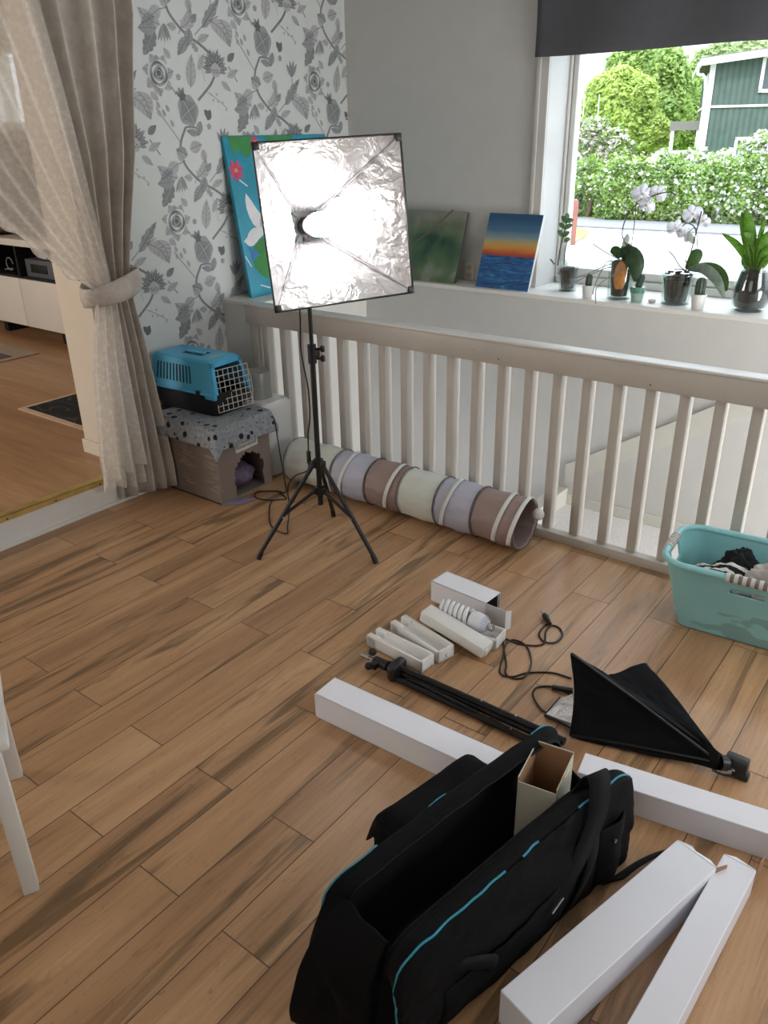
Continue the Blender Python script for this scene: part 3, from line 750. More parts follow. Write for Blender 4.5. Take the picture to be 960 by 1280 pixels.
leaner('painting', 'small orange sunset over blue sea painting leaning beside the window', -2.395, -2.065, .405, [sunset_material()], M_edge)
ol = thing('power_outlet', 'white double power outlet low on the wall above the sill', 'outlet', (-2.53, YW, .915))
oc = (-2.528, .918); mo = P('outlet_white', '#d3cfc2', .4)
mb = MB().box((oc[0], YW - .006, oc[1]), (.068, .012, .098), .004); obj('cover', mb, mo, ol)
for q in (.022, -.022):
    mb = MB().cyl((oc[0], YW - .0125, oc[1] + q), (oc[0], YW - .009, oc[1] + q), .017, 20)
    so = obj('socket', mb, P('outlet_cream', '#bdb8a8', .5), ol)
    mb = MB()
    for e in (-.006, .006): mb.cyl((oc[0] + e, YW - .0132, oc[1] + q), (oc[0] + e, YW - .012, oc[1] + q), .0022, 8)
    obj('pin_hole', mb, M_black, so)
va = thing('roman_shade', 'dark grey fabric shade hanging over the window top', 'shade', (-.25, YW - .05, 1.99))
def val(u, v):
    x_ = -2.155 + 3.85 * u
    return Vector((x_, YW - .06 + .012 * sin(u * 38 + v) * (.4 + .6 * v) + .008 * nz((u * 9, v * 2, 0)), 2.55 - v * .565 - .01 * sin(u * 20) * v * .4 - .02 * u * v))
obj('fabric', MB().grid(val, 130, 16), P('charcoal_fabric', '#55555a', .85, var=.05, scale=20, bump=.3, bscale=500), va, 60, solid=.006)
obj('headrail', MB().box2((-2.155, YW - .075, 2.53), (1.695, YW, 2.57), .004), M_trim, va)

# ================================================================== SOFTBOX LIGHT
px0, py0 = -2.145, 2.319
sl = thing('studio_light', 'lit square softbox with silver lining on black tripod stand', 'studio light', (px0, py0, 0))
obj('upper_pole', MB().cyl((px0, py0, .80), (px0, py0, 1.30), .0085, 16), M_blackmetal, sl)
obj('lower_pole', MB().cyl((px0, py0, .20), (px0, py0, .86), .0115, 16), M_blackmetal, sl)
feet = [Vector((-2.285, 2.057, .012)), Vector((-1.849, 2.325, .012)), Vector((-2.301, 2.574, .012))]
for ft in feet:
    d = Vector((ft.x - px0, ft.y - py0, 0)); d.normalize(); top = Vector((px0, py0, .392)) + d * .022
    lg = obj('leg', MB().cyl(top, ft, .0095, 12), M_blackmetal, sl)
    obj('foot_cap', MB().cyl(ft + (top - ft) * .0 - Vector((0, 0, .012)) + Vector((0, 0, .001)), ft + (top - ft).normalized() * .03, .0115, 12), M_black, lg)
    mid = top + (ft - top) * .56
    br = obj('brace', MB().cyl(Vector((px0, py0, .268)) + d * .02, mid, .0075, 10), M_blackmetal, sl)
    obj('rivet', MB().cyl(mid + Vector((-d.y, d.x, 0)) * -.013, mid + Vector((-d.y, d.x, 0)) * .013, .004, 8), M_chrome, br)
mb = MB().cyl((px0, py0, .375), (px0, py0, .41), .022, 16)
for ft in feet:
    d = Vector((ft.x - px0, ft.y - py0, 0)).normalized(); mb.box((px0 + d.x * .024, py0 + d.y * .024, .392), (.022, .022, .03), .003)
obj('leg_collar', mb, M_black, sl)
mb = MB().cyl((px0, py0, .25), (px0, py0, .283), .021, 16)
for ft in feet:
    d = Vector((ft.x - px0, ft.y - py0, 0)).normalized(); mb.box((px0 + d.x * .022, py0 + d.y * .022, .266), (.02, .02, .02), .003)
obj('brace_collar', mb, M_black, sl)
sc_ = obj('height_clamp', MB().cyl((px0, py0, .825), (px0, py0, .90), .0175, 16).box((px0 + .012, py0 + .006, .865), (.03, .024, .03), .004), M_black, sl)
for q in (.882, .843):
    kx = Vector((.8, .6, 0)); c0 = Vector((px0, py0, q))
    obj('knob', MB().cyl(c0 + kx * .015, c0 + kx * .034, .005, 8).box((c0 + kx * .042)[:], (.016, .016, .026), .005), M_black, sc_)
SB = TR(-1.859, 2.174, 1.382) @ RZ(radians(62.4)) @ RX(radians(-6.4)) @ RY(radians(-2.1))    # the opening faces local -y
HB, DP, HU = .262, .33, .055
hubw = SB @ Vector((0, DP, 0))
mb = MB().cyl((px0, py0, 1.27), (px0, py0, 1.305), .013, 12)
mb.tube([(px0, py0, 1.30), (px0 * .4 + hubw.x * .6, py0 * .4 + hubw.y * .6, 1.325), hubw], .012, 10)
obj('tilt_bracket', mb, M_black, sl)
obj('lamp_holder', MB(SB).cyl((0, DP + .07, 0), (0, DP - .06, 0), .032, 20).cyl((0, DP + .01, 0), (0, DP - .004, 0), .062, 24), M_black, sl)
def panel(k, off, wr):
    ca, sa = cos(k * pi / 2), sin(k * pi / 2)
    def f(u, v):
        h = HB + (HU - HB) * v; y_ = DP * v ** 1.06 - .0
        a_ = -h + 2 * h * u
        sagv = .028 * sin(pi * v) * (1 - abs(2 * u - 1) ** 2)
        b_ = h - sagv - off
        if wr:
            q = Vector((a_ * 13 + k * 7, y_ * 13, k * 3.1)); m_ = min(1, 6 * v, 6 * (1 - v)) * min(1, 9 * u, 9 * (1 - u))
            b_ -= m_ * (.010 * mnoise.noise(q * .8) + .011 * abs(mnoise.noise(q * 2.1)) + .006 * abs(mnoise.noise(q * 4.7))) + .004 * max(0, v - .55) * sin(u * 60)
        return Vector((a_ * ca - b_ * sa, y_, a_ * sa + b_ * ca))
    return f
mb = MB(SB)
for k in range(4): mb.grid(panel(k, 0, False), 12, 12)
obj('outer_shell', mb, M_fabric, sl, 40)
mb = MB(SB)
for k in range(4): mb.grid(panel(k, .004, True), 46, 34)
obj('silver_lining', mb, M_silver, sl, 80)
mb = MB(SB)
cs = [(HB, -.002, HB), (-HB, -.002, HB), (-HB, -.002, -HB), (HB, -.002, -HB)]
for i in range(4): mb.tube([cs[i], cs[(i + 1) % 4]], .0032, 8)
obj('edge_binding', mb, M_black, sl)
for c in cs:
    s_ = Vector((math.copysign(1, c[0]), 0, math.copysign(1, c[2])))
    obj('corner_patch', MB(SB).box((c[0] - s_.x * .010, -.001, c[2] - s_.z * .010), (.026, .012, .026), .004), M_black, sl)
    obj('rib', MB(SB).tube([(c[0] * .97, .004, c[2] * .97), (c[0] * .55, DP * .47, c[2] * .55), (HU * .6 * s_.x, DP - .01, HU * .6 * s_.z)], .0022, 6), P('grey_rod', '#6d6a6c', .4, .5), sl)
bl = obj('bulb', MB(SB).loft([[(r * cos(2 * pi * k / 24), y_, r * sin(2 * pi * k / 24)) for k in range(24)] for r, y_ in ((.004, .035), (.022, .038), (.035, .05), (.041, .07), (.042, .12), (.042, .20), (.036, .235), (.03, .25))]), emit('lit_bulb', (1, .96, .92, 1), 48), sl)
# hanging mains lead with its inline switch, down to the floor by the cat box
lead = [hubw, (hubw.x - .03, hubw.y - .02, 1.25), (-2.19, 2.31, 1.0), (-2.215, 2.33, .86), (-2.17, 2.31, .72), (-2.16, 2.30, .6), (-2.185, 2.31, .52), (-2.19, 2.31, .44)]
lead2 = [(-2.19, 2.31, .385), (-2.215, 2.32, .34), (-2.37, 2.40, .25), (-2.47, 2.45, .15), (-2.46, 2.44, .05), (-2.40, 2.36, .004), (-2.35, 2.30, .004), (-2.45, 2.31, .004), (-2.56, 2.40, .004), (-2.66, 2.52, .004), (-2.62, 2.58, .004), (-2.70, 2.62, .004)]
pc_ = obj('power_cord', MB().tube(lead, .0032, 7, smooth=5).tube(lead2, .0032, 7, smooth=5), M_black, sl)
obj('inline_switch', MB().box((-2.19, 2.31, .412), (.018, .014, .06), .005), M_black, pc_)
t = tag(obj('mains_cable', MB().tube([(-2.80, 2.695, .37), (-2.76, 2.68, .36), (-2.66, 2.6, .25), (-2.6, 2.56, .12), (-2.64, 2.60, .03), (-2.73, 2.62, .005), (-2.80, 2.55, .005), (-2.74, 2.50, .005), (-2.66, 2.53, .005)], .0032, 7, smooth=6), M_black), 'thin black cable running down the cat box corner to the floor', 'cable')

# ================================================================== CAT CORNER
BX0, BX1, BY0, BY1, BH = -3.235, -2.832, 2.348, 2.70, .385
M_box = P('taupe_cardboard', '#85786e', .85, var=.06, scale=5)
cb = thing('cat_house', 'grey brown cardboard cat house with ragged arched door hole', 'cat house', ((BX0 + BX1) / 2, (BY0 + BY1) / 2, 0))
mb = MB(); n = 72; rr_ = random.Random(5); outer, inner = [], []
cy_, cz_ = 2.547, .112
for k in range(n):
    a = 2 * pi * k / n; c_, s_ = cos(a), sin(a)
    hx, hz0, hz1 = .098, .100, .108
    if s_ >= 0:
        r = 1 / sqrt((c_ / hx) ** 2 + (s_ / hz1) ** 2)
    else:
        r = min(hx / max(abs(c_), 1e-6), hz0 / max(abs(s_), 1e-6))
    r *= 1 + (.09 * rr_.uniform(-1, 1) if s_ > -.5 else 0)
    inner.append((cy_ + r * c_, cz_ + r * s_))
    q = min((BY1 - cy_ if c_ > 0 else cy_ - BY0) / max(abs(c_), 1e-6), (BH - cz_ if s_ > 0 else cz_) / max(abs(s_), 1e-6))
    outer.append((cy_ + q * c_, cz_ + q * s_))
for T in (0, .006):
    mb.mesh([(BX1 - T, *p) for p in outer] + [(BX1 - T, *p) for p in inner], [(k, (k + 1) % n, n + (k + 1) % n, n + k) for k in range(n)])
mb.mesh([(BX1, *p) for p in inner] + [(BX1 - .006, *p) for p in inner], [(k, (k + 1) % n, n + (k + 1) % n, n + k) for k in range(n)])
obj('front_panel', mb, M_box, cb, 0)
mb = MB().box2((BX0, BY0, 0), (BX1 - .001, BY0 + .006, BH))
rr_ = random.Random(9)
for col0, cnt in ((-3.09, 26), (-2.92, 22), (-3.12, 14)):
    for _ in range(cnt):
        z_ = rr_.uniform(.05, .30); x_ = col0 + rr_.uniform(-.02, .045); L_ = rr_.uniform(.03, .08)
        mb.mesh([(x_, BY0 - .0008, z_), (x_ + L_, BY0 - .0008, z_ - L_ * .15), (x_ + L_, BY0 - .0008, z_ - L_ * .15 - .003), (x_, BY0 - .0008, z_ - .005)], [(0, 1, 2, 3)], 1)
obj('scratched_side', mb, [M_box, P('torn_paper', '#a89a8c', .95)], cb, 0, label='scratched cardboard side with torn paper flecks')
obj('back_shell', MB().box2((BX0, BY1 - .006, 0), (BX1 - .001, BY1, BH)).box2((BX0, BY0, 0), (BX0 + .006, BY1, BH)).box2((BX0, BY0, .0), (BX1 - .007, BY1, .006)).box2((BX0, BY0, BH - .006), (BX1 - .001, BY1, BH)), M_box, cb, 0)
lb = obj('paper_label', MB().mesh([(BX1 + .001, 2.468, .30), (BX1 + .001, 2.62, .30), (BX1 + .001, 2.618, .243), (BX1 + .001, 2.469, .236)], [(3, 2, 1, 0)]), P('label_paper', '#cfcdc8', .6), cb, 0, solid=.0006)
fc = bpy.data.curves.new('lettering', 'FONT'); fc.body = 'Reserverad'; fc.size = .03; fc.extrude = .0004
ft_ = bpy.data.objects.new('lettering_curve', fc); fm = bpy.data.meshes.new_from_object(ft_); bpy.data.objects.remove(ft_)
fo = bpy.data.objects.new('lettering', fm); C.objects.link(fo); fm.materials.clear(); fm.materials.append(P('pencil_grey', '#6a6660', .7)); fo.parent = lb
tm = wm(lb).inverted() @ Matrix(((0, 0, 1, BX1 + .0022), (1, 0, 0, 2.472), (0, 1, 0, .251), (0, 0, 0, 1))) @ Matrix.Rotation(.03, 4, 'Z') @ Matrix.Diagonal((1.0, 1, 1, 1))
fo.location = tm.to_translation(); fo.rotation_euler = tm.to_euler(); fo.scale = tm.to_scale()
t = thing('cushion', 'purple plush blanket bunched inside the cat house hole', 'blanket', (-3.0, 2.55, .006))
def cush(u, v):
    a = 2 * pi * u; ph = pi * v; r = 1 + .16 * nz((cos(a) * 2, sin(a) * 2, v * 4 + 3), 1.4)
    return Vector((-2.985 + .142 * sin(ph) * cos(a) * min(r, 1.0), 2.54 + .12 * sin(ph) * sin(a) * r, .075 - .067 * cos(ph) * (r if v > .5 else 1)))
obj('plush', MB().grid(cush, 40, 20, closeu=True), P('purple_plush', '#6a5c72', .95, var=.3, scale=40, bump=.8, bscale=120), t, 60)
t = tag(obj('plastic_scrap', MB().mesh([(-2.835, 2.335, .002), (-2.76, 2.41, .002), (-2.745, 2.50, .004), (-2.80, 2.47, .008), (-2.828, 2.42, .004)], [(0, 1, 2, 3, 4)]), P('lilac_plastic', '#8d84a0', .5), None, 0, solid=.002), 'lilac cloth scrap sticking out under the cat house corner', 'cloth')
# fleece draped over the cat house
bk = thing('fleece_blanket', 'grey fleece blanket with black paw prints over the cat house', 'blanket', (-3.06, 2.52, BH))
def fleece(u, v):
    ex, ey = .116, .10
    X0, X1, Y0_, Y1_ = BX0 - .03, BX1, BY0, BY1
    x_ = X0 + (X1 - X0 + ex) * u; y_ = Y0_ - ey + (Y1_ - Y0_ + 2 * .075 + ey - .075) * v
    ox = max(0, x_ - X1); oy = max(0, Y0_ - y_); oy2 = max(0, y_ - Y1_)
    cx_, cy2 = min(x_, X1), min(max(y_, Y0_), Y1_)
    drop = max(ox, oy, oy2) + .35 * min(ox, max(oy, oy2)); o = .012 + .014 * (1 + nz((x_ * 9, y_ * 9, 2))) * min(1, drop * 12)
    p = Vector((cx_ + (o if ox > 0 else 0) + .25 * ox * (1 if oy > 0 else .1), cy2 - (o if oy > 0 else 0) - .25 * oy * (1 if ox > 0 else .12) + (o if oy2 > 0 else 0), BH + .012 - drop * .92 + .005 * nz((x_ * 12, y_ * 12, 0))))
    return p
obj('fleece', MB().grid(fleece, 90, 80), paw_material(), bk, 60, solid=.008)
# pet carrier on the blanket
CM = TR(-3.155, 2.562, .405) @ RZ(radians(3))
ca = thing('pet_carrier', 'turquoise and black pet carrier with wire door on the fleece blanket', 'pet carrier', (-3.155, 2.562, .405), radians(3))
M_cyan = P('cyan_plastic', '#4aa9d0', .38, var=.03); M_navy = P('black_tub', '#15171d', .45, var=.1)
mb = MB(CM)
mb.loft([rrect(.205, .105, .03, 0), rrect(.215, .112, .03, .03), rrect(.225, .12, .03, .115), rrect(.22, .115, .028, .115), rrect(.21, .107, .028, .03), rrect(.2, .1, .028, .012)])
obj('tub', mb, M_navy, ca)
sh_ = MB(CM)
def wallq(pts, off, mi=0):              # quad slab
    a, b, c, d = [Vector(p) for p in pts]; nn = (b - a).cross(d - a).normalized() * off
    sh_.mesh([a, b, c, d, a + nn, b + nn, c + nn, d + nn], [(0, 1, 2, 3), (7, 6, 5, 4), (0, 4, 5, 1), (1, 5, 6, 2), (2, 6, 7, 3), (3, 7, 4, 0)], mi)
zb, zt = .112, .262; hb, ht = .124, .098; x0, x1, x1t = -.228, .222, .185
def qa(u, v, s):  # point on the near (s=-1) or far side
    return Vector((x0 + .018 * v + (x1 - x0) * u + ((x1t - x1) - .018) * v * u, s * (hb + (ht - hb) * v), zb + (zt - zb) * v))
for s in (-1, 1):
    wallq((qa(0, 0, s), qa(1, 0, s), qa(1, 1, s), qa(0, 1, s)), .004)
    for k in range(11):
        u = .10 + k * .055; w_ = .010
        e = Vector((0, s * .0012 + (-.0045 if s < 0 else 0), .0004))
        sh_.mesh([qa(u, .26, s) + e, qa(u + w_ * 2.2, .26, s) + e, qa(u + w_ * 2.2, .82, s) + e, qa(u, .82, s) + e], [(0, 1, 2, 3)], 1)
wallq((qa(0, 0, -1), qa(0, 1, -1), qa(0, 1, 1), qa(0, 0, 1)), .004)
# roof with raised panel and handle recess
sh_.loft([[Vector((a_, b_, zt)) for a_, b_ in ((-.212, -.1), (x1t + .003, -.1), (x1t + .003, .1), (-.212, .1))], [Vector((a_, b_, zt + .010)) for a_, b_ in ((-.2, -.09), (x1t - .01, -.09), (x1t - .01, .09), (-.2, .09))]])
sh_.box((-.0, 0, zt + .0105), (.135, .07, .002), .0008, mi=1)
sh_.box((-.0, .0, zt + .016), (.125, .024, .014), .006)
sh_.box((.135, 0, zt + .0102), (.03, .11, .0012), .0, mi=2)
# front frame
def fr(u, v):   # u across -1..1, v up
    return Vector((x1 + (x1t - x1) * v, u * (hb + (ht - hb) * v), zb + (zt - zb) * v))
for a_, b_, c_, d_ in (((-1, 0), (-.82, 0), (-.82, 1), (-1, 1)), ((.82, 0), (1, 0), (1, 1), (.82, 1)), ((-1, .84), (1, .84), (1, 1), (-1, 1))):
    wallq((fr(*a_), fr(*b_), fr(*c_), fr(*d_)), .012)
sh_.box((.195, -.118, zb - .008), (.07, .02, .032), .006); sh_.box((.195, .118, zb - .008), (.07, .02, .032), .006)
sh_.box((-.01, -.128, zb), (.43, .008, .012), .003); sh_.box((-.01, .128, zb), (.43, .008, .012), .003)
obj('blue_top', sh_, [M_cyan, P('slot_dark', '#1b3442', .8), P('pale_sticker', '#8fb8bd', .6)], ca, 30)
obj('latch', MB(CM).box((.12, -.129, .112), (.03, .012, .03), .004), M_black, ca); obj('latch', MB(CM).box((.188, -.06, .252), (.02, .016, .014), .004), M_black, ca); obj('latch', MB(CM).box((.188, .075, .25), (.02, .016, .014), .004), M_black, ca)
mb = MB(CM @ TR(.232, .0, .02) @ RZ(radians(-8)) @ RY(radians(-6)))
for k in range(8):
    y_ = -.098 + k * .03; mb.cyl((0, y_, 0), (0, y_, .205), .0021, 6)
for k in range(8):
    z_ = .0 + k * .0293; mb.tube([(0, -.098, z_), (0, .112 if k not in (3, 4) else .122, z_)], .0021, 6)
mb.tube([(0, .112, 0), (0, .125, .07), (0, .125, .13), (0, .112, .205)], .0023, 6)
obj('wire_door', mb, M_steel, ca)
# feeder behind
fd = thing('pet_feeder', 'white rounded pet feeder with grey clear tank beside the railing', 'pet feeder', (-3.02, 2.825, 0))
mb = MB(); cx_, cy2 = -2.975, 2.83
mb.loft([rrect(.105, .10, .035, z_, cx=cx_, cy=cy2) if i not in (0, 5) else rrect(.09, .085, .03, z_, cx=cx_, cy=cy2) for i, z_ in enumerate((0, .012, .10, .33, .385, .405))])
obj('base', mb, P('feeder_white', '#d5d6d4', .3, var=.02), fd, 50)
obj('button', MB().cyl((cx_ + .104, cy2 + .02, .08), (cx_ + .107, cy2 + .02, .08), .009, 14), P('feeder_grey', '#a8a9a8', .4), fd)
obj('tank', MB(TR(cx_ - .045, cy2 + .0, .402)).lathe([(.0, 0), (.072, 0), (.072, .13), (.066, .142), (.0, .144)], 32), P('clear_grey_tank', '#a9aaa8', .25, Transmission_Weight=.35), fd)

# ================================================================== CAT TUNNEL
R_, ty, tz = .115, 2.812, .117; tx0, tx1 = -2.74, -1.405
tn = thing('cat_tunnel', 'striped white, lavender and brown fabric cat tunnel along the railing', 'cat tunnel', ((tx0 + tx1) / 2, ty, 0))
bands = [(tx0, -2.43, 0), (-2.43, -2.215, 1), (-2.215, -2.02, 2), (-2.02, -1.815, 0), (-1.815, -1.62, 1), (-1.62, tx1, 2)]
tm_ = [P('tunnel_white', '#cfd3cb', .6, var=.03, Transmission_Weight=.0), P('tunnel_lavender', '#b4b5c4', .6, var=.03), P('tunnel_brown', '#94807a', .6, var=.04)]
mb = MB()
def tub(x_, a):
    seg = (x_ - tx0) / (.2075); s = abs(sin(pi * seg))
    r = R_ * (1 - .05 * s + .03 * nz((x_ * 9, cos(a) * 2, sin(a) * 2)) + .022 * nz((x_ * 22, cos(a) * 5, sin(a) * 5)) + .010 * sin(14 * a + x_ * 30) * s)
    return Vector((x_ + .03 * cos(a) * 0, ty + r * cos(a) * 1.0, max(.003, tz + r * sin(a))))
for a_, b_, m_ in bands:
    for off in (0,):
        mb.grid(lambda u, v: tub(a_ + (b_ - a_) * v, 2 * pi * u), 84, 16, mi=m_, closeu=True)
obj('fabric_tube', mb, tm_, tn, 60, solid=.003)
def ring(x_, r, slant=0.0): return [(x_ + slant * sin(k * 2 * pi / 36), ty + r * cos(k * 2 * pi / 36), max(.004, tz + r * sin(k * 2 * pi / 36))) for k in range(36)]
for x_ in (tx0, -2.43, -2.215, -2.02, -1.815, -1.62, tx1):
    obj('wire_hoop', MB().tube(ring(x_, R_ + .001), .0028, 6, closed=True), P('piping_grey', '#5d565a', .6), tn)
for x_ in (-2.37, -2.09, -1.77, -1.50, -1.425):
    def rib(u, v):
        a = -.35 + u * 3.6; sl_ = .028 * sin(a * 1.1); r = R_ + .004
        return Vector((x_ + sl_ + (v - .5) * .020, ty - r * cos(a - .35) * -1 * -1, max(.004, tz + r * sin(a - .35))))
    obj('tie_ribbon', MB().grid(rib, 30, 1), P('ribbon_white', '#dcdedb', .6), tn, 60, solid=.002)
pm = obj('pom_pom', MB(TR(tx1 + .035, ty + .045, .155)).lathe([(0.0, -.026)] + [(.026 * cos(a), .026 * sin(a)) for a in [(-80 + 20 * k) * pi / 180 for k in range(9)]] + [(0, .026)], 20), P('pom_white', '#d9d6d4', .95, bump=1.0, bscale=90), tn)
obj('string', MB().tube([(tx1, ty + .05, tz + .11), (tx1 + .025, ty + .05, .205), (tx1 + .035, ty + .045, .175)], .0015, 5, smooth=4), P('ribbon_white', '#dcdedb'), pm)

# ================================================================== LAUNDRY BASKET
LB = TR(-.462, 2.735, 0) @ RZ(radians(4.5))
lbk = thing('laundry_basket', 'turquoise plastic laundry basket with striped grips by the railing', 'laundry basket', (-.462, 2.735, 0), radians(4.5))
NP = 128
def rp(hx, hy, r, t):                      # even walk round a rounded rectangle, t in 0..1, from the middle of +x side
    segs = [('l', 2 * (hy - r)), ('a', r * pi / 2), ('l', 2 * (hx - r)), ('a', r * pi / 2)] * 2
    tot = sum(s[1] for s in segs); d = (t * tot + (hy - r)) % tot; p = Vector((hx, -(hy - r), 0)); ang = pi / 2
    for kind, L in segs:
        if d <= L + 1e-9:
            if kind == 'l': return p + Vector((cos(ang), sin(ang), 0)) * d
            c = p + Vector((cos(ang + pi / 2), sin(ang + pi / 2), 0)) * r; th = d / r
            return c + Vector((cos(ang - pi / 2 + th), sin(ang - pi / 2 + th), 0)) * r
        if kind == 'l': p = p + Vector((cos(ang), sin(ang), 0)) * L
        else:
            c = p + Vector((cos(ang + pi / 2), sin(ang + pi / 2), 0)) * r; ang += pi / 2; p = c + Vector((cos(ang - pi / 2), sin(ang - pi / 2), 0)) * r
        d -= L
    return p
HT = .272
def bwall(u, v):
    hx, hy, r = .222 + (.288 - .222) * v, .118 + (.168 - .118) * v, .05 + .04 * v
    p = rp(hx, hy, r, u); p.z = .004 + (HT - .004) * v
    if abs(p.x) > hx - .02: p.z += 0
    return p
def bskip(u, v):
    p = bwall(u, v)
    if p.x < -.2 and abs(p.y) < .05 and .195 < p.z < .25: return True
    if p.y < -.12 and abs(p.x - .005) < .055 and .205 < p.z < .225: return True
    if p.x > .2 and abs(p.y) < .05 and .195 < p.z < .25: return True
    return False
mb = MB(LB).grid(bwall, NP, 40, closeu=True, skip=bskip)
mb.poly([rp(.222, .118, .05, k / NP) + Vector((0, 0, .004)) for k in range(NP)])
obj('tub', mb, tub_material(), lbk, 60, solid=.005)
obj('rim', MB(LB).tube([rp(.292, .172, .09, k / NP) + Vector((0, 0, HT)) for k in range(NP)], .0125, 10, closed=True), P('turquoise_rim', '#92cdd0', .28, var=.03), lbk, 60)
def grip(a, b, n_):
    a, b = Vector(a), Vector(b); g_ = MB(LB)
    for k in range(n_):
        g_.cyl(a + (b - a) * (k / n_), a + (b - a) * ((k + 1) / n_), .0152 if k % 2 else .0168, 14, mi=1 if k % 2 else 0)
    return obj('grip', g_, [P('grip_white', '#cfcdc6', .4), P('grip_grey', '#77706b', .6)], lbk, 30)
grip((-.068, -.172, HT), (.076, -.172, HT), 11); grip((-.292, -.055, HT), (-.292, .055, HT), 13); grip((.292, -.055, HT), (.292, .055, HT), 13)
def cloth(name, label, c, rx_, ry_, rz_, mat, sd, rot=0.0):
    r = thing(name, label, 'clothing', LB @ Vector(c))
    def f(u, v):
        a = 2 * pi * u; ph = pi * v; q = Vector((sin(ph) * cos(a), sin(ph) * sin(a), cos(ph)))
        k = 1 + .30 * mnoise.noise(q * 1.6 + Vector((sd, 0, 0))) + .16 * mnoise.noise(q * 4.2 + Vector((0, sd, 0))) + .06 * mnoise.noise(q * 10)
        return (LB @ TR(*c) @ RZ(rot)) @ Vector((rx_ * q.x * k, ry_ * q.y * k, rz_ * q.z * k))
    obj('folded_cloth', MB().grid(f, 70, 36, closeu=True), mat, r, 70); return r
g = G('striped_jersey'); x_, y_, z_ = g.sep(g.obj())[:3]
st = g.math('FRACT', g.math('MULTIPLY_ADD', y_, 26.0, g.math('MULTIPLY', g.noise(g.obj(), 9, 2), .9)))
m_st = g.done(g.bsdf(g.mix(g.math('GREATER_THAN', st, .55), lin('#141416'), lin('#d5d3d0')), .9))
cloth('shirt', 'black and white striped garment crumpled in the basket', (-.085, -.06, .195), .11, .06, .06, m_st, 3.1, .1)
cloth('shirt', 'plain black garment poking up behind the striped one in the basket', (-.06, .03, .205), .075, .045, .075, P('black_cotton', '#101114', .95), 8.0, .4)
t = cloth('shirt', 'light grey garment with black print on top in the basket', (.05, -.062, .215), .08, .065, .07, P('grey_cotton', '#b5b0aa', .95, var=.1, scale=25, bump=.5, bscale=60), 5.3, -.5)
cloth('shirt', 'pale lilac grey garment at the basket front edge', (-.03, -.105, .205), .045, .032, .045, P('lilac_cotton', '#b9b6bb', .95), 1.3, .2)
cloth('shirt', 'dark grey garment at the basket right end', (.185, -.0, .19), .075, .085, .075, P('charcoal_cotton', '#4a474a', .95), 6.6, .2)

# ================================================================== BULB BOX, FOAM, BULB, CABLES
def carton(name, label, M, L, Wd, H, mats, flaps=()):
    """closed white carton, long side along local x, with optional open flaps given as polygons"""
    r = thing(name, label, 'carton', M.to_translation(), M.to_euler().z)
    mb = MB(M).box((0, 0, H / 2), (L, Wd, H), .0018, 1)
    obj('body', mb, mats, r, 30)
    for nm, pts, mt in flaps: obj(nm, MB(M).mesh(pts, [tuple(range(len(pts)))]), mt, r, 0, solid=.0018)
    return r
# small bulb box lying open at its right end
BM = TR(-1.492, 2.214, 0) @ RZ(radians(-4))
bb = thing('bulb_carton', 'small white open bulb box behind the white foam trays', 'carton', (-1.492, 2.214, 0), radians(-4))
L_, W_, H_ = .255, .10, .088
mb = MB(BM); q = .002
mb.box2((0, 0, 0), (L_, q, H_)).box2((0, W_ - q, 0), (L_, W_, H_)).box2((0, 0, 0), (L_, W_, q)).box2((0, 0, H_ - q), (L_, W_, H_)).box2((0, 0, 0), (q, W_, H_))
mb.box2((q, q, q), (L_ - .012, q + .001, H_ - q), mi=1).box2((q, W_ - q - .001, q), (L_ - .012, W_ - q, H_ - q), mi=1).box2((q, q, q), (L_ - .012, W_ - q, q + .001), mi=1)
obj('sleeve', mb, [M_card_w, P('dark_card_inside', '#4a3d35', .9)], bb, 0)
obj('front_flap', MB(BM).box2((L_, 0, 0), (L_ + .088, q, H_)), P('grey_white_card', '#c6c5c2', .6, var=.02), bb, 0)
obj('tuck_flap', MB(BM).mesh([(L_ + .088, 0, .004), (L_ + .098, .022, .010), (L_ + .098, .022, H_ - .004), (L_ + .088, 0, H_)], [(0, 1, 2, 3)]), M_card_w, bb, 0, solid=.0015)
def tray(name, label, M, L, Wd, H, knob=True, notch=True):
    r = thing(name, label, 'foam tray', M.to_translation(), M.to_euler().z, 'white foam packing trays')
    t_ = .010; mb = MB(M)
    mb.box((0, 0, .006), (L, Wd, .012), .004)
    mb.box((0, -Wd / 2 + t_ / 2, H / 2), (L, t_, H), .004).box((0, Wd / 2 - t_ / 2, H / 2), (L, t_, H), .004)
    mb.box((L / 2 - t_ / 2, 0, H / 2), (t_, Wd, H), .004)
    # left end block with the notch for the bulb's neck
    mb.box((-L / 2 + .024, -Wd / 2 + Wd * .17, H / 2), (.048, Wd * .34, H), .005).box((-L / 2 + .024, Wd / 2 - Wd * .17, H / 2), (.048, Wd * .34, H), .005)
    mb.box((-L / 2 + .024, 0, H * .28), (.048, Wd * .4, H * .56), .004)
    # sloping hollow along the tray
    def hol(u, v):
        y_ = (-Wd / 2 + t_) + (Wd - 2 * t_) * v
        return Vector((-L / 2 + .04 + (L - .05) * u, y_, .010 + .022 * (2 * v - 1) ** 2 * (1 - .3 * u) + .016 * (1 - u) ** 2))
    mb.grid(hol, 16, 12)
    obj('moulded_tray', mb, M_foam, r, 40)
    if knob: obj('peg', MB(M).cyl((L / 2 - .001, Wd * .1, H * .5), (L / 2 + .006, Wd * .1, H * .5), .012, 16), M_foam, r)
    return r
tray('foam_tray', 'white foam tray nearest the folded stand, front of four', TR(-1.376, 1.852, 0) @ RZ(radians(-4.5)), .255, .070, .047, False)
tray('foam_tray', 'white foam tray second from the front, with round peg end', TR(-1.352, 1.949, 0) @ RZ(radians(-13)), .258, .076, .05)
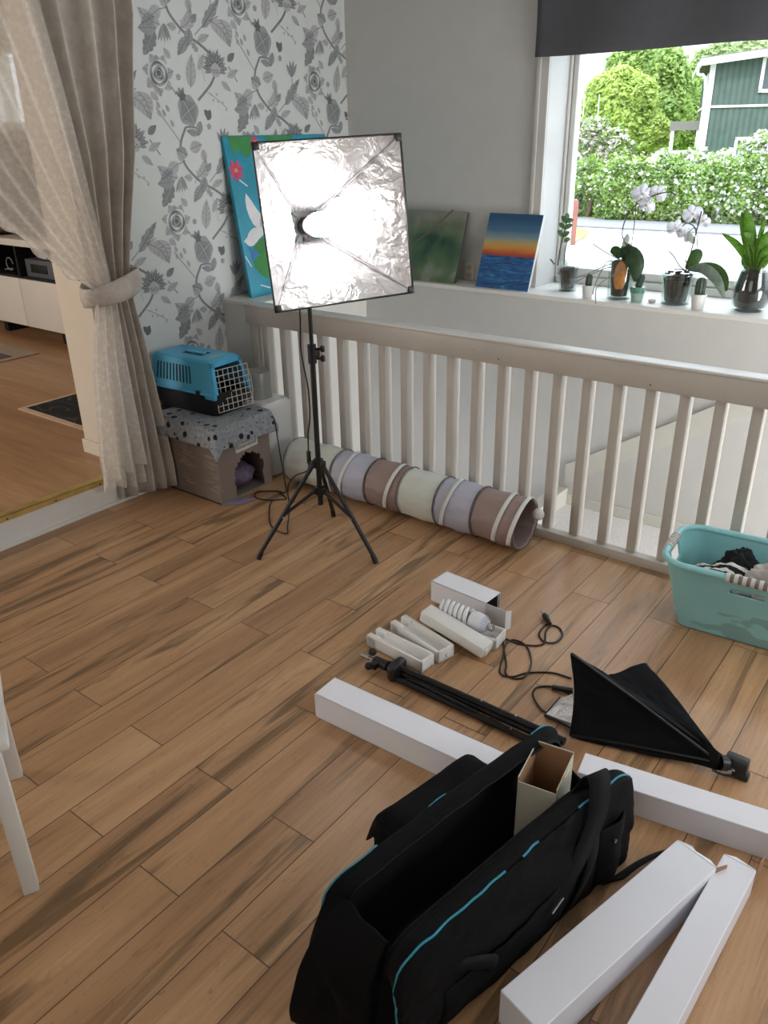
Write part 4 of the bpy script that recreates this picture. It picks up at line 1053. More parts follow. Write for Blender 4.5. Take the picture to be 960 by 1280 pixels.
# third half turned over, resting on its neighbours
TM3 = TR(-1.258, 2.020, .036) @ RZ(radians(-2)) @ RY(radians(10.5)) @ RX(pi)
t3 = thing('foam_tray', 'upturned white foam tray leaning between the bulb and the other trays', 'foam tray', TM3.to_translation(), radians(-2), 'white foam packing trays')
mb = MB(TM3); mb.box((0, 0, -.022), (.275, .066, .045), .007).box((.132, .012, -.02), (.022, .022, .03), .006).box((.132, -.018, -.02), (.016, .016, .03), .006)
obj('moulded_tray', mb, M_foam, t3, 40)
TM4 = TR(-1.246, 2.098, 0) @ RZ(radians(5))
tray('foam_tray', 'white foam tray holding the spiral bulb beside the bulb box', TM4, .255, .088, .045, False)
# spiral bulb
UM = TR(-1.243, 2.098, .072) @ RZ(radians(3)) @ RY(radians(6)) @ RY(pi / 2)          # local z points to the screw end
ub = thing('spiral_bulb', 'white spiral energy saving bulb lying in its foam tray', 'light bulb', (-1.243, 2.098, .03))
M_tube = P('bulb_glass_white', '#e6e7ea', .25, var=.02)
mb = MB(UM)
for s in (0, pi):
    pts = [((.024 + .004 * min(1, k / 20)) * cos(s + k * .16), (.024 + .004 * min(1, k / 20)) * sin(s + k * .16), -.114 + k * .00098) for k in range(118)]
    mb.tube(pts, .0088, 10)
obj('glass_spiral', mb, M_tube, ub, 60)
hous = obj('housing', MB(UM).lathe([(.0, .004), (.030, .004), (.034, .012), (.036, .03), (.033, .052), (.022, .07), (.0, .071)], 40), P('bulb_housing', '#dfe1e8', .4), ub)
mb = MB(UM)
for k in range(20):
    a = 2 * pi * k / 20; mb.tube([(.0335 * cos(a), .0335 * sin(a), .053), (.0225 * cos(a), .0225 * sin(a), .0705)], .0012, 5)
obj('cooling_rib', mb, P('rib_grey', '#a9adba', .5), hous)
obj('screw_cap', MB(UM).lathe([(.0, .07), (.0125, .07)] + [(.0125 + (.0012 if k % 2 else 0), .072 + .003 * k) for k in range(8)] + [(.006, .098), (.0, .100)], 24), M_chrome, ub)
# cable of the spare lamp
def fl(*pts, z=.0036): return [tuple(F(a, b, z)) for a, b in pts]
cab = thing('lamp_cord', 'black lamp cord with plug coiled on the floor by the folded softbox', 'cable', tuple(F(655, 815)))
obj('cord', MB().tube(fl((688, 779), (680, 783), (674, 793), (680, 802), (694, 803), (703, 794), (699, 785), (689, 782), (682, 790), (681, 803), (672, 807), (655, 806), (643, 803), (632, 799), (629, 803), (631, 818), (633, 832), (632, 842), (641, 848), (656, 846), (664, 830), (661, 812), (652, 803), (640, 800), (632, 806), (629, 820), (625, 841), (640, 846), (660, 841), (690, 841), (714, 848)), .0034, 7, smooth=5), M_black, cab)
a_ = F(688, 780, .012); b_ = F(682, 771, .014)
pl_ = obj('plug', MB().cyl(a_, b_, .006, 12, r2=.012).cyl(b_, b_ + (b_ - a_).normalized() * .012, .012, 12, r2=.010), M_black, cab)
for s in (-.006, .006): obj('pin', MB().cyl(b_ + Vector((s, 0, 0)), b_ + Vector((s, 0, 0)) + (b_ - a_).normalized() * .032, .002, 8), M_chrome, pl_)
obj('switch_lead', MB().tube(fl((712, 868), (700, 862), (688, 858), (672, 859), (666, 866), (669, 876), (678, 888), (690, 893)), .0034, 7, smooth=5), M_black, cab)
a_ = F(690, 859, .009); b_ = F(716, 863, .009); obj('inline_switch', MB().tube([a_, b_], .010, 10, flat=.8), M_black, cab)

# ================================================================== FOLDED STAND
fs = thing('folded_stand', 'folded black tripod stand lying beside the long white box', 'light stand', (-1.1, 1.745, 0))
M_tubeb = P('black_tube', '#141517', .3, .35, var=.15)
y0 = 1.742
for dy, z_, xr in ((-.028, .016, -.74), (.028, .016, -.74), (0, .046, -.77)):
    lg = obj('leg', MB().cyl((-1.305, y0 + dy * .8, z_), (xr, y0 + dy, z_), .0105, 12), M_tubeb, fs)
    obj('foot_cap', MB().cyl((xr - .01, y0 + dy, z_), (xr + .03, y0 + dy, z_), .0125, 12), M_black, lg)
    obj('rivet', MB().cyl((-.98, y0 + dy, z_ + .010), (-.98, y0 + dy, z_ + .0125), .004, 10), M_chrome, lg)
    obj('rivet', MB().cyl((-.86, y0 + dy, z_ + .010), (-.86, y0 + dy, z_ + .0125), .004, 10), M_chrome, lg)
for dy in (-.012, .012): obj('brace', MB().cyl((-1.25, y0 + dy, .030), (-.98, y0 + dy * 2.2, .030), .006, 10), M_tubeb, fs)
obj('centre_pole', MB().cyl((-1.40, y0, .030), (-.78, y0, .026), .012, 14), M_tubeb, fs)
obj('leg_collar', MB().box((-1.308, y0, .034), (.035, .078, .062), .012).cyl((-1.33, y0, .03), (-1.285, y0, .03), .024, 16), M_black, fs)
cp = obj('clamp', MB().cyl((-1.40, y0, .03), (-1.345, y0, .03), .018, 14).box((-1.385, y0 - .02, .03), (.022, .03, .026), .005), M_black, fs)
for p in ((-1.40, y0 - .035, .02), (-1.42, y0 + .012, .042)): obj('knob', MB().lathe([(0, 0), (.012, 0), (.015, .006), (.012, .016), (0, .018)], 14, M=TR(*p)), M_black, cp)
obj('spigot', MB().cyl((-1.46, y0, .03), (-1.40, y0, .03), .007, 12).cyl((-1.445, y0, .03), (-1.425, y0, .03), .0095, 12), M_chrome, fs)

# ================================================================== LONG WHITE CARTONS
def long_carton(label, M, L, Wd, H, flaps=()): return carton('long_carton', label, M, L, Wd, H, M_card_w, flaps)
# left one: from its open left end towards the bag
ML = TR(-1.392, 1.432, 0) @ RZ(radians(1.8)); Lc, Wc, Hc = .69, .098, .092
r = thing('long_carton', 'long white carton left of the black bag with brown flap', 'carton', ML.to_translation(), radians(1.8))
q = .0022; mb = MB(ML)
mb.box2((0, 0, 0), (Lc, q, Hc)).box2((0, Wc - q, 0), (Lc, Wc, Hc)).box2((0, 0, 0), (Lc, Wc, q)).box2((0, 0, Hc - q), (Lc, Wc, Hc)).box2((Lc - q, 0, 0), (Lc, Wc, Hc))
obj('body', mb, M_card_w, r, 0)
obj('end_flap', MB(ML).mesh([(0, .006, .003), (-.09, .004, .002), (-.094, .095, .002), (0, .094, .003)], [(0, 1, 2, 3)]), M_card_b, r, 0, solid=.002, label='brown inside of the folded-down end flap')
obj('side_flap', MB(ML).mesh([(0, .001, .002), (-.004, .001, .004), (-.004, .001, Hc - .004), (0, .001, Hc - .001)], [(0, 1, 2, 3)]), M_card_w, r, 0, solid=.002)
obj('side_flap', MB(ML).mesh([(0, Wc - .001, .006), (-.04, Wc + .02, .01), (-.04, Wc + .02, Hc - .02), (0, Wc - .001, Hc - .001)], [(0, 1, 2, 3)]), M_card_b, r, 0, solid=.002, label='brown inside of the side flap')
# right one: behind the bag, running out of the picture
MR_ = TR(-.60, 1.606, 0) @ RZ(radians(10)); Lr = .74
long_carton('long white carton behind the bag running out of frame right', MR_ @ TR(Lr / 2, .042, 0), Lr, .084, .085)
# wide one, lower right
pA, pB = Vector((-.254, 1.512, 0)), Vector((-.409, .930, 0)); ang = atan2((pA - pB).y, (pA - pB).x); L2 = (pA - pB).length
M2 = TR(*((pA + pB) / 2)) @ RZ(ang)
long_carton('wide white carton lying closest to the black bag, torn end', M2, L2, .105, .098,
    [('torn_flap', [(L2 / 2, -.0515, .006), (L2 / 2 + .030, -.060, .012), (L2 / 2 + .034, -.060, .09), (L2 / 2, -.0515, .097)], M_card_b),
     ('tuck_edge', [(L2 / 2, -.052, .0975), (L2 / 2 + .012, -.03, .093), (L2 / 2 + .009, .0, .088), (L2 / 2 + .014, .02, .094), (L2 / 2, .052, .0975)], M_card_w),
     ('side_flap', [(L2 / 2, .0515, .006), (L2 / 2 + .016, .053, .012), (L2 / 2 + .012, .053, .08), (L2 / 2, .0515, .097)], M_card_b)])
pA, pB = Vector((-.167, 1.565, 0)), Vector((-.204, .90, 0)); ang = atan2((pA - pB).y, (pA - pB).x); L3 = (pA - pB).length
M3 = TR(*((pA + pB) / 2)) @ RZ(ang)
long_carton('narrow white carton rightmost on the floor with dented lid', M3, L3, .076, .08,
    [('side_flap', [(L3 / 2, -.0375, .006), (L3 / 2 + .04, -.042, .012), (L3 / 2 + .042, -.042, .095), (L3 / 2 + .01, -.040, .10), (L3 / 2, -.0375, .08)], M_card_b),
     ('tuck_edge', [(L3 / 2, -.0375, .0795), (L3 / 2 + .010, -.012, .074), (L3 / 2 + .012, .012, .076), (L3 / 2, .0375, .0795)], M_card_w)])

# ================================================================== CARRY BAG
BG = TR(-.612, 1.137, 0) @ RZ(radians(-12.4))       # local y runs along the bag to its far end
bg = thing('carry_bag', 'open black nylon equipment bag with teal piping', 'bag', (-.612, 1.137, 0), radians(-12.4))
LN, LFAR, HBG = -.368, .380, .292
def ztop(l):
    z = HBG + .012 * sin(5 * l + .6)
    for e, sgn in ((LN, 1), (LFAR, -1)):
        d = (l - e) * sgn
        if d < .07: z -= .07 * (1 - sqrt(max(0, 1 - (1 - d / .07) ** 2)))
    return z
def side(s, inn=0.0):
    def f(u, v):
        l = LN + (LFAR - LN) * u; zt_ = ztop(l)
        w_ = .112 + .012 * sin(pi * v) + .006 * nz((l * 9, v * 4, s * 3)) + .004 * nz((l * 24, v * 11, s)) + (.010 * (1 - v) if s > 0 else 0)
        if s > 0: w_ += .012 * nz((l * 5 + v * 4, v * 2, 7)) * sin(pi * v)
        return Vector((s * (w_ - inn), l, .003 + (zt_ - .003) * v))
    return f
obj('left_panel', MB(BG).grid(side(-1), 60, 24), M_fabric, bg, 70, solid=.006, off=-1)
obj('right_panel', MB(BG).grid(side(1), 60, 24), M_fabric, bg, 70, solid=.006, off=-1)
def gus(s):
    def f(u, v):
        l = LN + (LFAR - LN) * u; zt_ = ztop(l); wd = .036 if s < 0 else .05
        return Vector((s * (.112 - wd * v) + s * .006 * nz((l * 9, 4, s * 3)), l - .02 * v * (2 * u - 1), zt_ + .012 * sin(pi * min(1, v * 1.3)) - .016 * v))
    return f
for s, nm in ((-1, 'left_gusset'), (1, 'right_gusset')): obj(nm, MB(BG).grid(gus(s), 60, 8), M_fabric, bg, 70, solid=.004)
zip_ = MB(BG)
for s in (-1, 1): zip_.tube([gus(s)(k / 40, 1.0) + Vector((0, 0, .002)) for k in range(41)], .003, 6)
obj('zipper', zip_, M_web, bg)
for s in (-1, 1):
    segs = ((0, .2), (.40, .47), (.86, 1)) if s < 0 else ((0, .40), (.47, .54), (.72, 1))
    for a_, b_ in segs:
        pts = [side(s)(a_ + (b_ - a_) * k / 30, 1.0) + Vector((s * .001, 0, .002)) for k in range(31)]
        if a_ == 0: pts = [side(s)(0, .35 + .65 * k / 8) + Vector((0, -.002, 0)) for k in range(8)] + pts
        obj('piping', MB(BG).tube(pts, .0026, 6), M_teal, bg)
obj('base_panel', MB(BG).box2((-.118, LN, .0), (.12, LFAR - .02, .008), .003), M_lining, bg)
def lin_(s):
    return lambda u, v: side(s, .009)(u * .98 + .01, v * .98) 
mb = MB(BG)
for s in (-1, 1): mb.grid(lin_(s), 40, 12)
obj('lining', mb, M_lining, bg, 70)
def farend(u, v):
    w_ = -.112 + .224 * u; zt_ = .20 - .05 * sin(pi * u) + .07 * (2 * u - 1) ** 4
    return Vector((w_, LFAR - .012 + .012 * sin(pi * u), .004 + zt_ * v))
obj('end_panel', MB(BG).grid(farend, 20, 12), M_fabric, bg, 70, solid=.006)
def endflap(u, v):
    a = Vector((-.078 + .132 * u, -.338 + .006 * u, .258)); b = Vector((-.082 + .150 * u, -.480 + .085 * u, .006))
    p = a + (b - a) * v; p.y -= .035 * sin(pi * v) * (1 - .4 * u); p.z += .035 * sin(pi * v * .9) * (1 - .3 * u)
    p += Vector((0, .012, .012)) * nz((u * 3, v * 4, 3)); p.z = max(p.z, .006); return p
obj('end_flap', MB(BG).grid(endflap, 24, 24), M_fabric, bg, 70, solid=.008)
# the folded side of the flap between it and the panels
def cheek(u, v):
    a = Vector((.056, -.335, .25)); b = Vector((.112, LN + .03, .245)); p = a + (b - a) * u
    q_ = Vector((.070, -.392, .006)).lerp(Vector((.122, LN, .006)), u); p = p.lerp(q_, v); p.y += .03 * sin(pi * u) * (1 - v * .5); return p
obj('end_fold', MB(BG).grid(cheek, 10, 14), M_fabric, bg, 70, solid=.005)
def cheek2(u, v):
    a = Vector((-.078, -.338, .255)); b = Vector((-.112, LN + .02, .26)); p = a.lerp(b, u)
    q_ = Vector((-.082, -.470, .006)).lerp(Vector((-.126, -.40, .006)), u); p = p.lerp(q_, v); p.y -= .025 * sin(pi * v); return p
obj('end_fold', MB(BG).grid(cheek2, 10, 14), M_fabric, bg, 70, solid=.005)
# outer pocket on the left side
PM = BG @ TR(-.206, .062, -.006) @ RZ(radians(1))
mb = MB(PM)
rings = []
for z_, k in ((0.006, .96), (.06, 1.0), (.14, 1.0), (.172, .97)): rings.append(rrect(.068 * k, .175 * k, .022, z_))
mb.loft(rings)
pk = obj('side_pocket', mb, M_fabric, bg, 50)
def pflap(u, v):
    l = -.178 + .356 * u; w_ = -.078 + .148 * v; return Vector((w_, l, .184 + .02 * (v - .3) + .012 * sin(3 * pi * u) * (1 - v) * .6 - (.03 * (1 - v * 6) if v < .17 else 0) - .05 * max(0, (.10 - u) / .10) ** 1.5 - .03 * max(0, (u - .92) / .08) + .006 * nz((u * 6, v * 3, 8))))
obj('pocket_flap', MB(PM).grid(pflap, 30, 12), M_fabric, pk, 70, solid=.005)
# right side: pocket, webbing handle and straps
def rp_(l, z_, o): # point on the outer face of the right panel
    u = (l - LN) / (LFAR - LN); v = min(1, z_ / ztop(l)); p = side(1)(u, v); return Vector((p.x + o, p.y, z_))
def ribbon(pts, wd, mat, name, parent=bg, ax=(0, 1, 0), th=.003):
    pts = smooth_path(pts, 6); ax = Vector(ax); g_ = MB(BG); n_ = len(pts) - 1
    vs = []
    for p in pts: vs += [p - ax * wd / 2, p + ax * wd / 2]
    g_.mesh(vs, [(2 * i, 2 * i + 1, 2 * i + 3, 2 * i + 2) for i in range(n_)])
    return obj(name, g_, mat, parent, 70, solid=th)
ribbon([(.05, .225, .20), (.07, .235, .28), (.092, .245, .345), (.116, .235, .345), (.138, .205, .28), rp_(.15, .19, .010), rp_(.10, .12, .010), rp_(.06, .05, .010)], .058, M_web, 'handle', ax=(.25, .97, .0))
ribbon([rp_(.215, .21, .006), rp_(.20, .15, .014), rp_(.175, .09, .014), rp_(.15, .03, .008)], .04, M_web, 'handle', ax=(0, .95, .25))
ribbon([rp_(-.22, .17, .005), rp_(-.17, .15, .016), rp_(-.13, .11, .022), rp_(-.13, .04, .012)], .035, M_web, 'handle', ax=(.0, .8, .5))
def rpock(u, v):
    l = .235 + .10 * u; return rp_(l, .03 + .175 * v, .004 + .022 * sin(pi * u) * (1 - .3 * v))
rk = obj('buckle_pocket', MB(BG).grid(rpock, 14, 12), M_fabric, bg, 60, solid=.004)
obj('snap', MB(BG).cyl(rp_(.27, .17, .026), rp_(.27, .17, .03), .005, 12), M_chrome, rk)
def lpock(u, v):
    l = -.26 + .36 * u; return rp_(l, .02 + (.10 + .03 * u) * v, .006 + .016 * sin(pi * u) * (.4 + .6 * sin(pi * v)))
lk = obj('front_pocket', MB(BG).grid(lpock, 30, 12), M_fabric, bg, 60, solid=.004)
obj('zip_pull', MB(BG).tube([rp_(.04, .125, .026), rp_(.085, .132, .024)], .003, 6), M_chrome, lk)
obj('shoulder_strap', MB().grid(lambda u, v: Vector(F(765, 1106)).lerp(Vector(F(832, 1066)), u) + Vector((.022, .03, 0)) * (v - .5) * 1.6 + Vector((0, 0, .008 + .012 * sin(pi * u))), 14, 3), M_web, bg, 60, solid=.005)
# tall white carton standing inside
TC = TR(-.588, 1.368, .009) @ RZ(radians(9))
tcx = thing('tall_carton', 'open cream carton with brown inside standing in the black bag', 'carton', TC.to_translation(), radians(9))
a_, b_, H_ = .047, .066, .292; q = .002
mb = MB(TC)
mb.box2((-a_, -b_, 0), (a_, -b_ + q, H_ - .02)).box2((-a_, b_ - q, 0), (a_, b_, H_)).box2((-a_, -b_, 0), (-a_ + q, b_, H_ - .006)).box2((a_ - q, -b_, 0), (a_, b_, H_ - .006)).box2((-a_, -b_, 0), (a_, b_, q))
i = .0024
mb.box2((-a_ + i, -b_ + i, q), (a_ - i, -b_ + i + .001, H_ - .022), mi=1).box2((-a_ + i, b_ - i - .001, q), (a_ - i, b_ - i, H_ - .002), mi=1).box2((-a_ + i, -b_ + i, q), (-a_ + i + .001, b_ - i, H_ - .008), mi=1).box2((a_ - i - .001, -b_ + i, q), (a_ - i, b_ - i, H_ - .008), mi=1)
obj('body', mb, [M_card_c, M_card_b], tcx, 0)
obj('end_flap', MB(TC).mesh([(a_, -b_, H_ - .008), (a_, -b_ + .05, H_ - .008), (a_ + .012, -b_ + .048, H_ + .03), (a_ + .012, -b_ + .01, H_ + .03)], [(0, 1, 2, 3)]), M_card_c, tcx, 0, solid=.0018)

# ================================================================== FOLDED SOFTBOX
fb = thing('folded_softbox', 'folded black softbox lying on the floor right of the bag', 'softbox', (-.55, 1.98, 0))
AP = F(899, 953, .045)
c1 = F(713, 816, .215); c2 = F(712, 919, .006); c3 = F(806, 829, .115); c4 = Vector((-.56, 2.06, .010))
def mouth(k, t):
    a, b = [(c1, c3), (c3, c4), (c4, c2), (c2, c1)][k]
    return a.lerp(b, t)
cen = (c1 + c2 + c3 + c4) / 4
def bodyf(u, v):
    k = min(3, int(u * 4)); t = u * 4 - k
    m_ = mouth(k, t); s = sin(pi * t)
    sag = {0: .52, 1: .2, 2: .05, 3: .10}[k]
    m_ = m_.lerp(cen, sag * s)
    tip = AP + Vector((0, cos(2 * pi * u) * .022, .0)) + Vector((0, 0, .022 * sin(2 * pi * u)))
    p = m_.lerp(tip, v); 
    bulge = sin(pi * v) * .5
    p += (p - AP.lerp(cen, 1 - v)) * (.10 * bulge)
    p += Vector((0, 0, 1)) * (.010 * nz((u * 14, v * 3, 1)) + .005 * nz((u * 40, v * 9, 3))) * (1 - v)
    p.z = max(p.z, .004); return p
obj('fabric_cover', MB().grid(bodyf, 120, 40, closeu=True), M_fabric, fb, 60, solid=.004)
for c, nm in ((c1, 0), (c2, 1), (c3, 2), (c4, 3)):
    obj('rib', MB().tube([c + (AP - c) * .01 + Vector((0, 0, .002)), c.lerp(AP, .5) + Vector((0, 0, .004)), AP], .004, 6), M_black, fb)
obj('silver_flap', MB().mesh([F(682, 893, .012), F(700, 873, .03), F(716, 868, .05), F(716, 905, .012)], [(0, 1, 2, 3)]), M_silver, fb, 0, solid=.002, label='crinkled silver lining showing at the mouth')
obj('flap_edge', MB().tube([F(681, 894, .012), F(700, 902, .01), F(718, 912, .01)], .006, 6).tube([F(681, 893, .012), F(700, 872, .03)], .003, 6), M_black, fb)
hd = obj('lamp_holder', MB().cyl(AP, F(908, 954, .04), .022, 16).box(F(921, 954, .042), (.062, .036, .042), .006), M_black, fb)
obj('bracket', MB().box(F(926, 968, .012), (.045, .03, .022), .006).cyl(F(924, 962, .03), F(926, 968, .012), .008, 10), M_black, hd)
obj('holder_cord', MB().tube([F(890, 962, .012), F(903, 968, .006), F(922, 971, .010)], .0035, 6, smooth=4), M_black, hd)
obj('chrome_screw', MB().cyl(F(914, 961, .03), F(919, 964, .03), .004, 8), M_chrome, hd)

# ================================================================== WHITE CHAIR (its legs stand at the left edge)
ch = thing('chair', 'white wooden chair whose legs show at the left edge', 'chair', (-1.83, .43, 0))
A_, B_ = Vector((-1.535, .545, 0)), Vector((-1.935, .735, 0)); dv = (B_ - A_).normalized(); wv = Vector((-dv.y, dv.x, 0))
if wv.y > 0: wv = -wv
cf = Matrix(((dv.x, wv.x, 0, A_.x), (dv.y, wv.y, 0, A_.y), (0, 0, 1, 0), (0, 0, 0, 1)))
for a_, b_, h_ in ((0, 0, .44), (.43, 0, .44), (0, .40, .90), (.43, .40, .90)): obj('leg', MB(cf).box((a_, b_, h_ / 2), (.036, .036, h_), .003), M_white, ch)
obj('seat', MB(cf).box((.215, .19, .452), (.49, .46, .025), .008), M_white, ch)
obj('apron', MB(cf).box((.215, 0, .405), (.40, .02, .06), .002).box((.215, .40, .405), (.40, .02, .06), .002).box((0, .2, .405), (.02, .37, .06), .002).box((.43, .2, .405), (.02, .37, .06), .002), M_white, ch)
obj('backrest', MB(cf).box((.215, .405, .82), (.40, .018, .10), .004).box((.215, .405, .66), (.40, .018, .07), .004), M_white, ch)

# ================================================================== PLANTS ON THE SILL
def strap_leaf(mb, pts, wd, fold=.25, mi=None, n=14):
    p = smooth_path(pts, max(2, n // (len(pts) - 1))); m = len(p) - 1; vs, fs = [], []; up = None
    for i, q in enumerate(p):
        t = (p[min(i + 1, m)] - p[max(i - 1, 0)]).normalized(); sd = t.cross(Vector((.35, -.93, .1)))
        if sd.length < 1e-3: sd = t.orthogonal()
        sd.normalize(); nn = sd.cross(t).normalized(); u = i / m
        w_ = wd * .5 * (max(0, sin(pi * (u * .92 + .06))) ** .7)
        vs += [q - sd * w_ + nn * fold * w_, q, q + sd * w_ + nn * fold * w_]
    for i in range(m): fs += [(3 * i, 3 * i + 1, 3 * i + 4, 3 * i + 3), (3 * i + 1, 3 * i + 2, 3 * i + 5, 3 * i + 4)]
    mb.mesh(vs, fs, mi)
def leafobj(parent, pts, wd, mat=None, fold=.25, name='leaf'):
    mb = MB(); strap_leaf(mb, pts, wd, fold); return obj(name, mb, mat or M_leaf, parent, 70, solid=.0018)
def vp(y, *pts): return [V(a, b, y + (c[0] if c else 0)) for a, b, *c in pts]
def glasspot(parent, c, prof, soil_r, soil_z0, soil_z1, mat=None):
    obj('glass_pot', MB(TR(*c)).lathe(prof, 36), mat or M_glass, parent, 60)
    return obj('bark_soil', MB(TR(*c)).lathe([(0, soil_z0), (soil_r[0], soil_z0), (soil_r[1], (soil_z0 + soil_z1) / 2), (soil_r[2], soil_z1 - .006), (soil_r[2] * .7, soil_z1 + .004), (0, soil_z1)], 28), M_soil, parent, 40)
def gp(r0, r1, h, t=.003, base=.008):     # outer wall up, lip, inner wall down
    return [(0, 0), (r0, 0), (r0 + (r1 - r0) * .5, h * .5), (r1, h), (r1 - t, h), (r0 + (r1 - r0) * .5 - t, h * .5), (r0 - t, base), (0, base)]
def flower(parent, c, r, d, tilt=0.0):
    d = Vector(d).normalized(); u = d.cross(Vector((0, 0, 1))).normalized(); v_ = u.cross(d) * -1
    v_ = u.cross(d); v_ = -v_ if v_.z < 0 else v_
    mb = MB()
    for k, (a, ln, wd) in enumerate(((90, 1, .8), (215, .95, .7), (325, .95, .7), (10, 1.05, 1.25), (170, 1.05, 1.25))):
        a = radians(a) + tilt; ax = u * cos(a) + v_ * sin(a); px_ = -u * sin(a) + v_ * cos(a)
        pts = []
        for i in range(13):
            th = 2 * pi * i / 13; pts.append(Vector(c) + ax * r * ln * (.52 + .48 * cos(th)) + px_ * r * wd * .45 * sin(th) + d * (.10 * r * (cos(th) + 1) * (.4 + .3 * (k % 2)) - .15 * r * abs(sin(th))) + d * (.002 * (k > 2)))
        mb.mesh([Vector(c)] + pts, [(0, 1 + i, 1 + (i + 1) % 13) for i in range(13)])
    f = obj('flower', mb, M_petal, parent, 70, solid=.0012)
    obj('lip', MB(TR(*(Vector(c) + d * .006))).lathe([(0, -.004), (.006, 0), (.005, .005), (0, .007)], 10), P('lip_yellow', '#cdb56a', .5, var=.3), f)
    return f

# zamioculcas sprig in glass, left end of the window
c = Vector((-1.905, 4.125, SILL)); y_ = c.y
t = thing('potted_plant', 'small plant sprig in clear glass, leftmost pot on the sill', 'plant', c)
glasspot(t, c, gp(.046, .056, .155), (.034, .040, .044), .012, .118)
st_ = obj('stem', MB().tube(vp(y_, (697, 332), (700, 312), (704, 296), (709, 276)), .003, 6, smooth=5).tube(vp(y_, (705, 332), (706, 315), (709, 300)), .0025, 6, smooth=4).tube(vp(y_, (693, 330), (688, 324)), .004, 6), M_stem, t)
M_zz = leaf_material('sprig_leaf', '#4f7a4a', '#7ba372', '#93b88a', 30)
for a, b in (((704, 296), (697, 288)), ((704, 296), (712, 290)), ((706, 286), (699, 279)), ((706, 286), (716, 281)), ((708, 279), (702, 270)), ((709, 277), (709, 266)), ((709, 278), (717, 275)), ((705, 302), (713, 299))):
    leafobj(t, vp(y_, a, ((a[0] + b[0]) / 2, (a[1] + b[1]) / 2 - 1), b), .024, M_zz)
# cacti
def cactus(c, label, r0, r1, h, mats, body, lean=0.0, dec=False):
    c = Vector(c); t = thing('cactus', label, 'cactus', c)
    mb = MB(TR(*c)).lathe([(0, 0), (r0, 0), (r0 * .6 + r1 * .4, h * .4), (r1, h), (r1 - .003, h), (r1 - .005, h - .010), (0, h - .010)], 28)
    obj('pot', mb, mats, t, 50)
    if dec: obj('glaze_band', MB(TR(*c)).lathe([(r1 * .955 + .0006, h * .62), (r1 + .0008, h), (r1 - .001, h + .001)], 28), P('glaze_green', '#5d8f7c', .25, var=.2, scale=60), t, 50)
    obj('soil', MB(TR(c.x, c.y, c.z + h - .011)).lathe([(0, 0), (r1 - .004, 0), (r1 - .005, .004), (0, .005)], 20), M_soil, t, 50)
    n = 40; rings = []
    for z_, r in ((0, .8), (.15, .95), (.4, 1.0), (.7, .98), (.88, .8), (.96, .5), (1.0, .1)):
        rings.append([(c.x + lean * z_ * body[1] + r * body[0] * (1 + .10 * cos(10 * 2 * pi * k / n)) * cos(2 * pi * k / n), c.y + r * body[0] * (1 + .10 * cos(10 * 2 * pi * k / n)) * sin(2 * pi * k / n), c.z + h - .008 + z_ * body[1]) for k in range(n)])
    st_ = obj('stem', MB().loft(rings), leaf_material('cactus_green', '#26352a', '#35493a', '#44584a', 60, 0.0), t, 60)
    mb = MB(); rr_ = random.Random(4)
    for _ in range(70):
        a = 2 * pi * int(rr_.random() * 10) / 10; z_ = rr_.uniform(.1, .9); p = Vector((c.x + lean * z_ * body[1] + body[0] * 1.07 * cos(a), c.y + body[0] * 1.07 * sin(a), c.z + h + z_ * body[1]))
        mb.tube([p, p + Vector((cos(a) * .005, sin(a) * .005, rr_.uniform(-.002, .005)))], .0005, 3)
    obj('spine', mb, P('spine_grey', '#b9b8a8', .7), st_, 0)['kind'] = 'stuff'
M_pot = P('white_glazed_pot', '#dededb', .25, var=.02)
cactus((-1.725, 3.985, SILL), 'small cactus in white pot between the sprig and the first orchid', .024, .030, .064, M_pot, (.016, .066), .05)
cactus((-1.475, 4.02, SILL), 'small leaning cactus in pale green glazed pot', .028, .036, .072, P('pale_green_glaze', '#9db9ac', .25, var=.12, scale=40), (.017, .072), .22, True)
cactus((-1.162, 3.99, SILL), 'small cactus in white pot right of the second orchid', .028, .036, .072, M_pot, (.023, .085), .02)
t = tag(obj('pebble', MB(TR(-1.40, 4.03, SILL + .010)).lathe([(0, -.010), (.012, -.008), (.018, 0), (.013, .008), (0, .011)], 16, sx=1.2), P('shell_white', '#d9d5cc', .5)), 'small white pebble on the sill between two pots', 'pebble')
# first orchid
c = Vector((-1.585, 4.055, SILL)); y_ = c.y
t = thing('orchid', 'tall white orchid with orange shard in its glass and hanging roots', 'orchid', c)
glasspot(t, c, gp(.058, .066, .20), (.040, .047, .052), .016, .185)
mo_ = P('orange_amber', '#e58a2c', .4, var=.3, scale=30)
def shard(u, v):
    a = radians(-100) + radians(75) * (u - .15) ; w_ = sin(pi * min(1, max(0, .08 + .9 * v))) ** .5
    a = radians(-72) + radians(34) * (2 * u - 1) * w_
    return Vector((c.x + .0555 * cos(a), c.y + .0555 * sin(a), c.z + .055 + .135 * v))
obj('orange_shard', MB().grid(shard, 10, 14), mo_, t, 60, solid=.003, label='orange shard pressed inside the glass')
stem = MB().tube(vp(y_, (777, 338), (778, 324), (780, 312)), .0045, 7, smooth=4).tube(vp(y_, (788, 308), (781, 303), (778, 294), (779, 283), (783, 272), (789, 262), (798, 254), (812, 247), (825, 242), (838, 240), (845, 244)), .0030, 7, smooth=5).tube(vp(y_, (790, 310), (785, 306), (781, 312), (778, 330)), .003, 6, smooth=4)
obj('flower_stem', stem, M_stem, t, 60)
obj('support_stick', MB().tube(vp(y_ + .004, (788, 316), (793, 280), (796, 250)), .0022, 6), P('stick_brown', '#6d4a4a', .6), t)
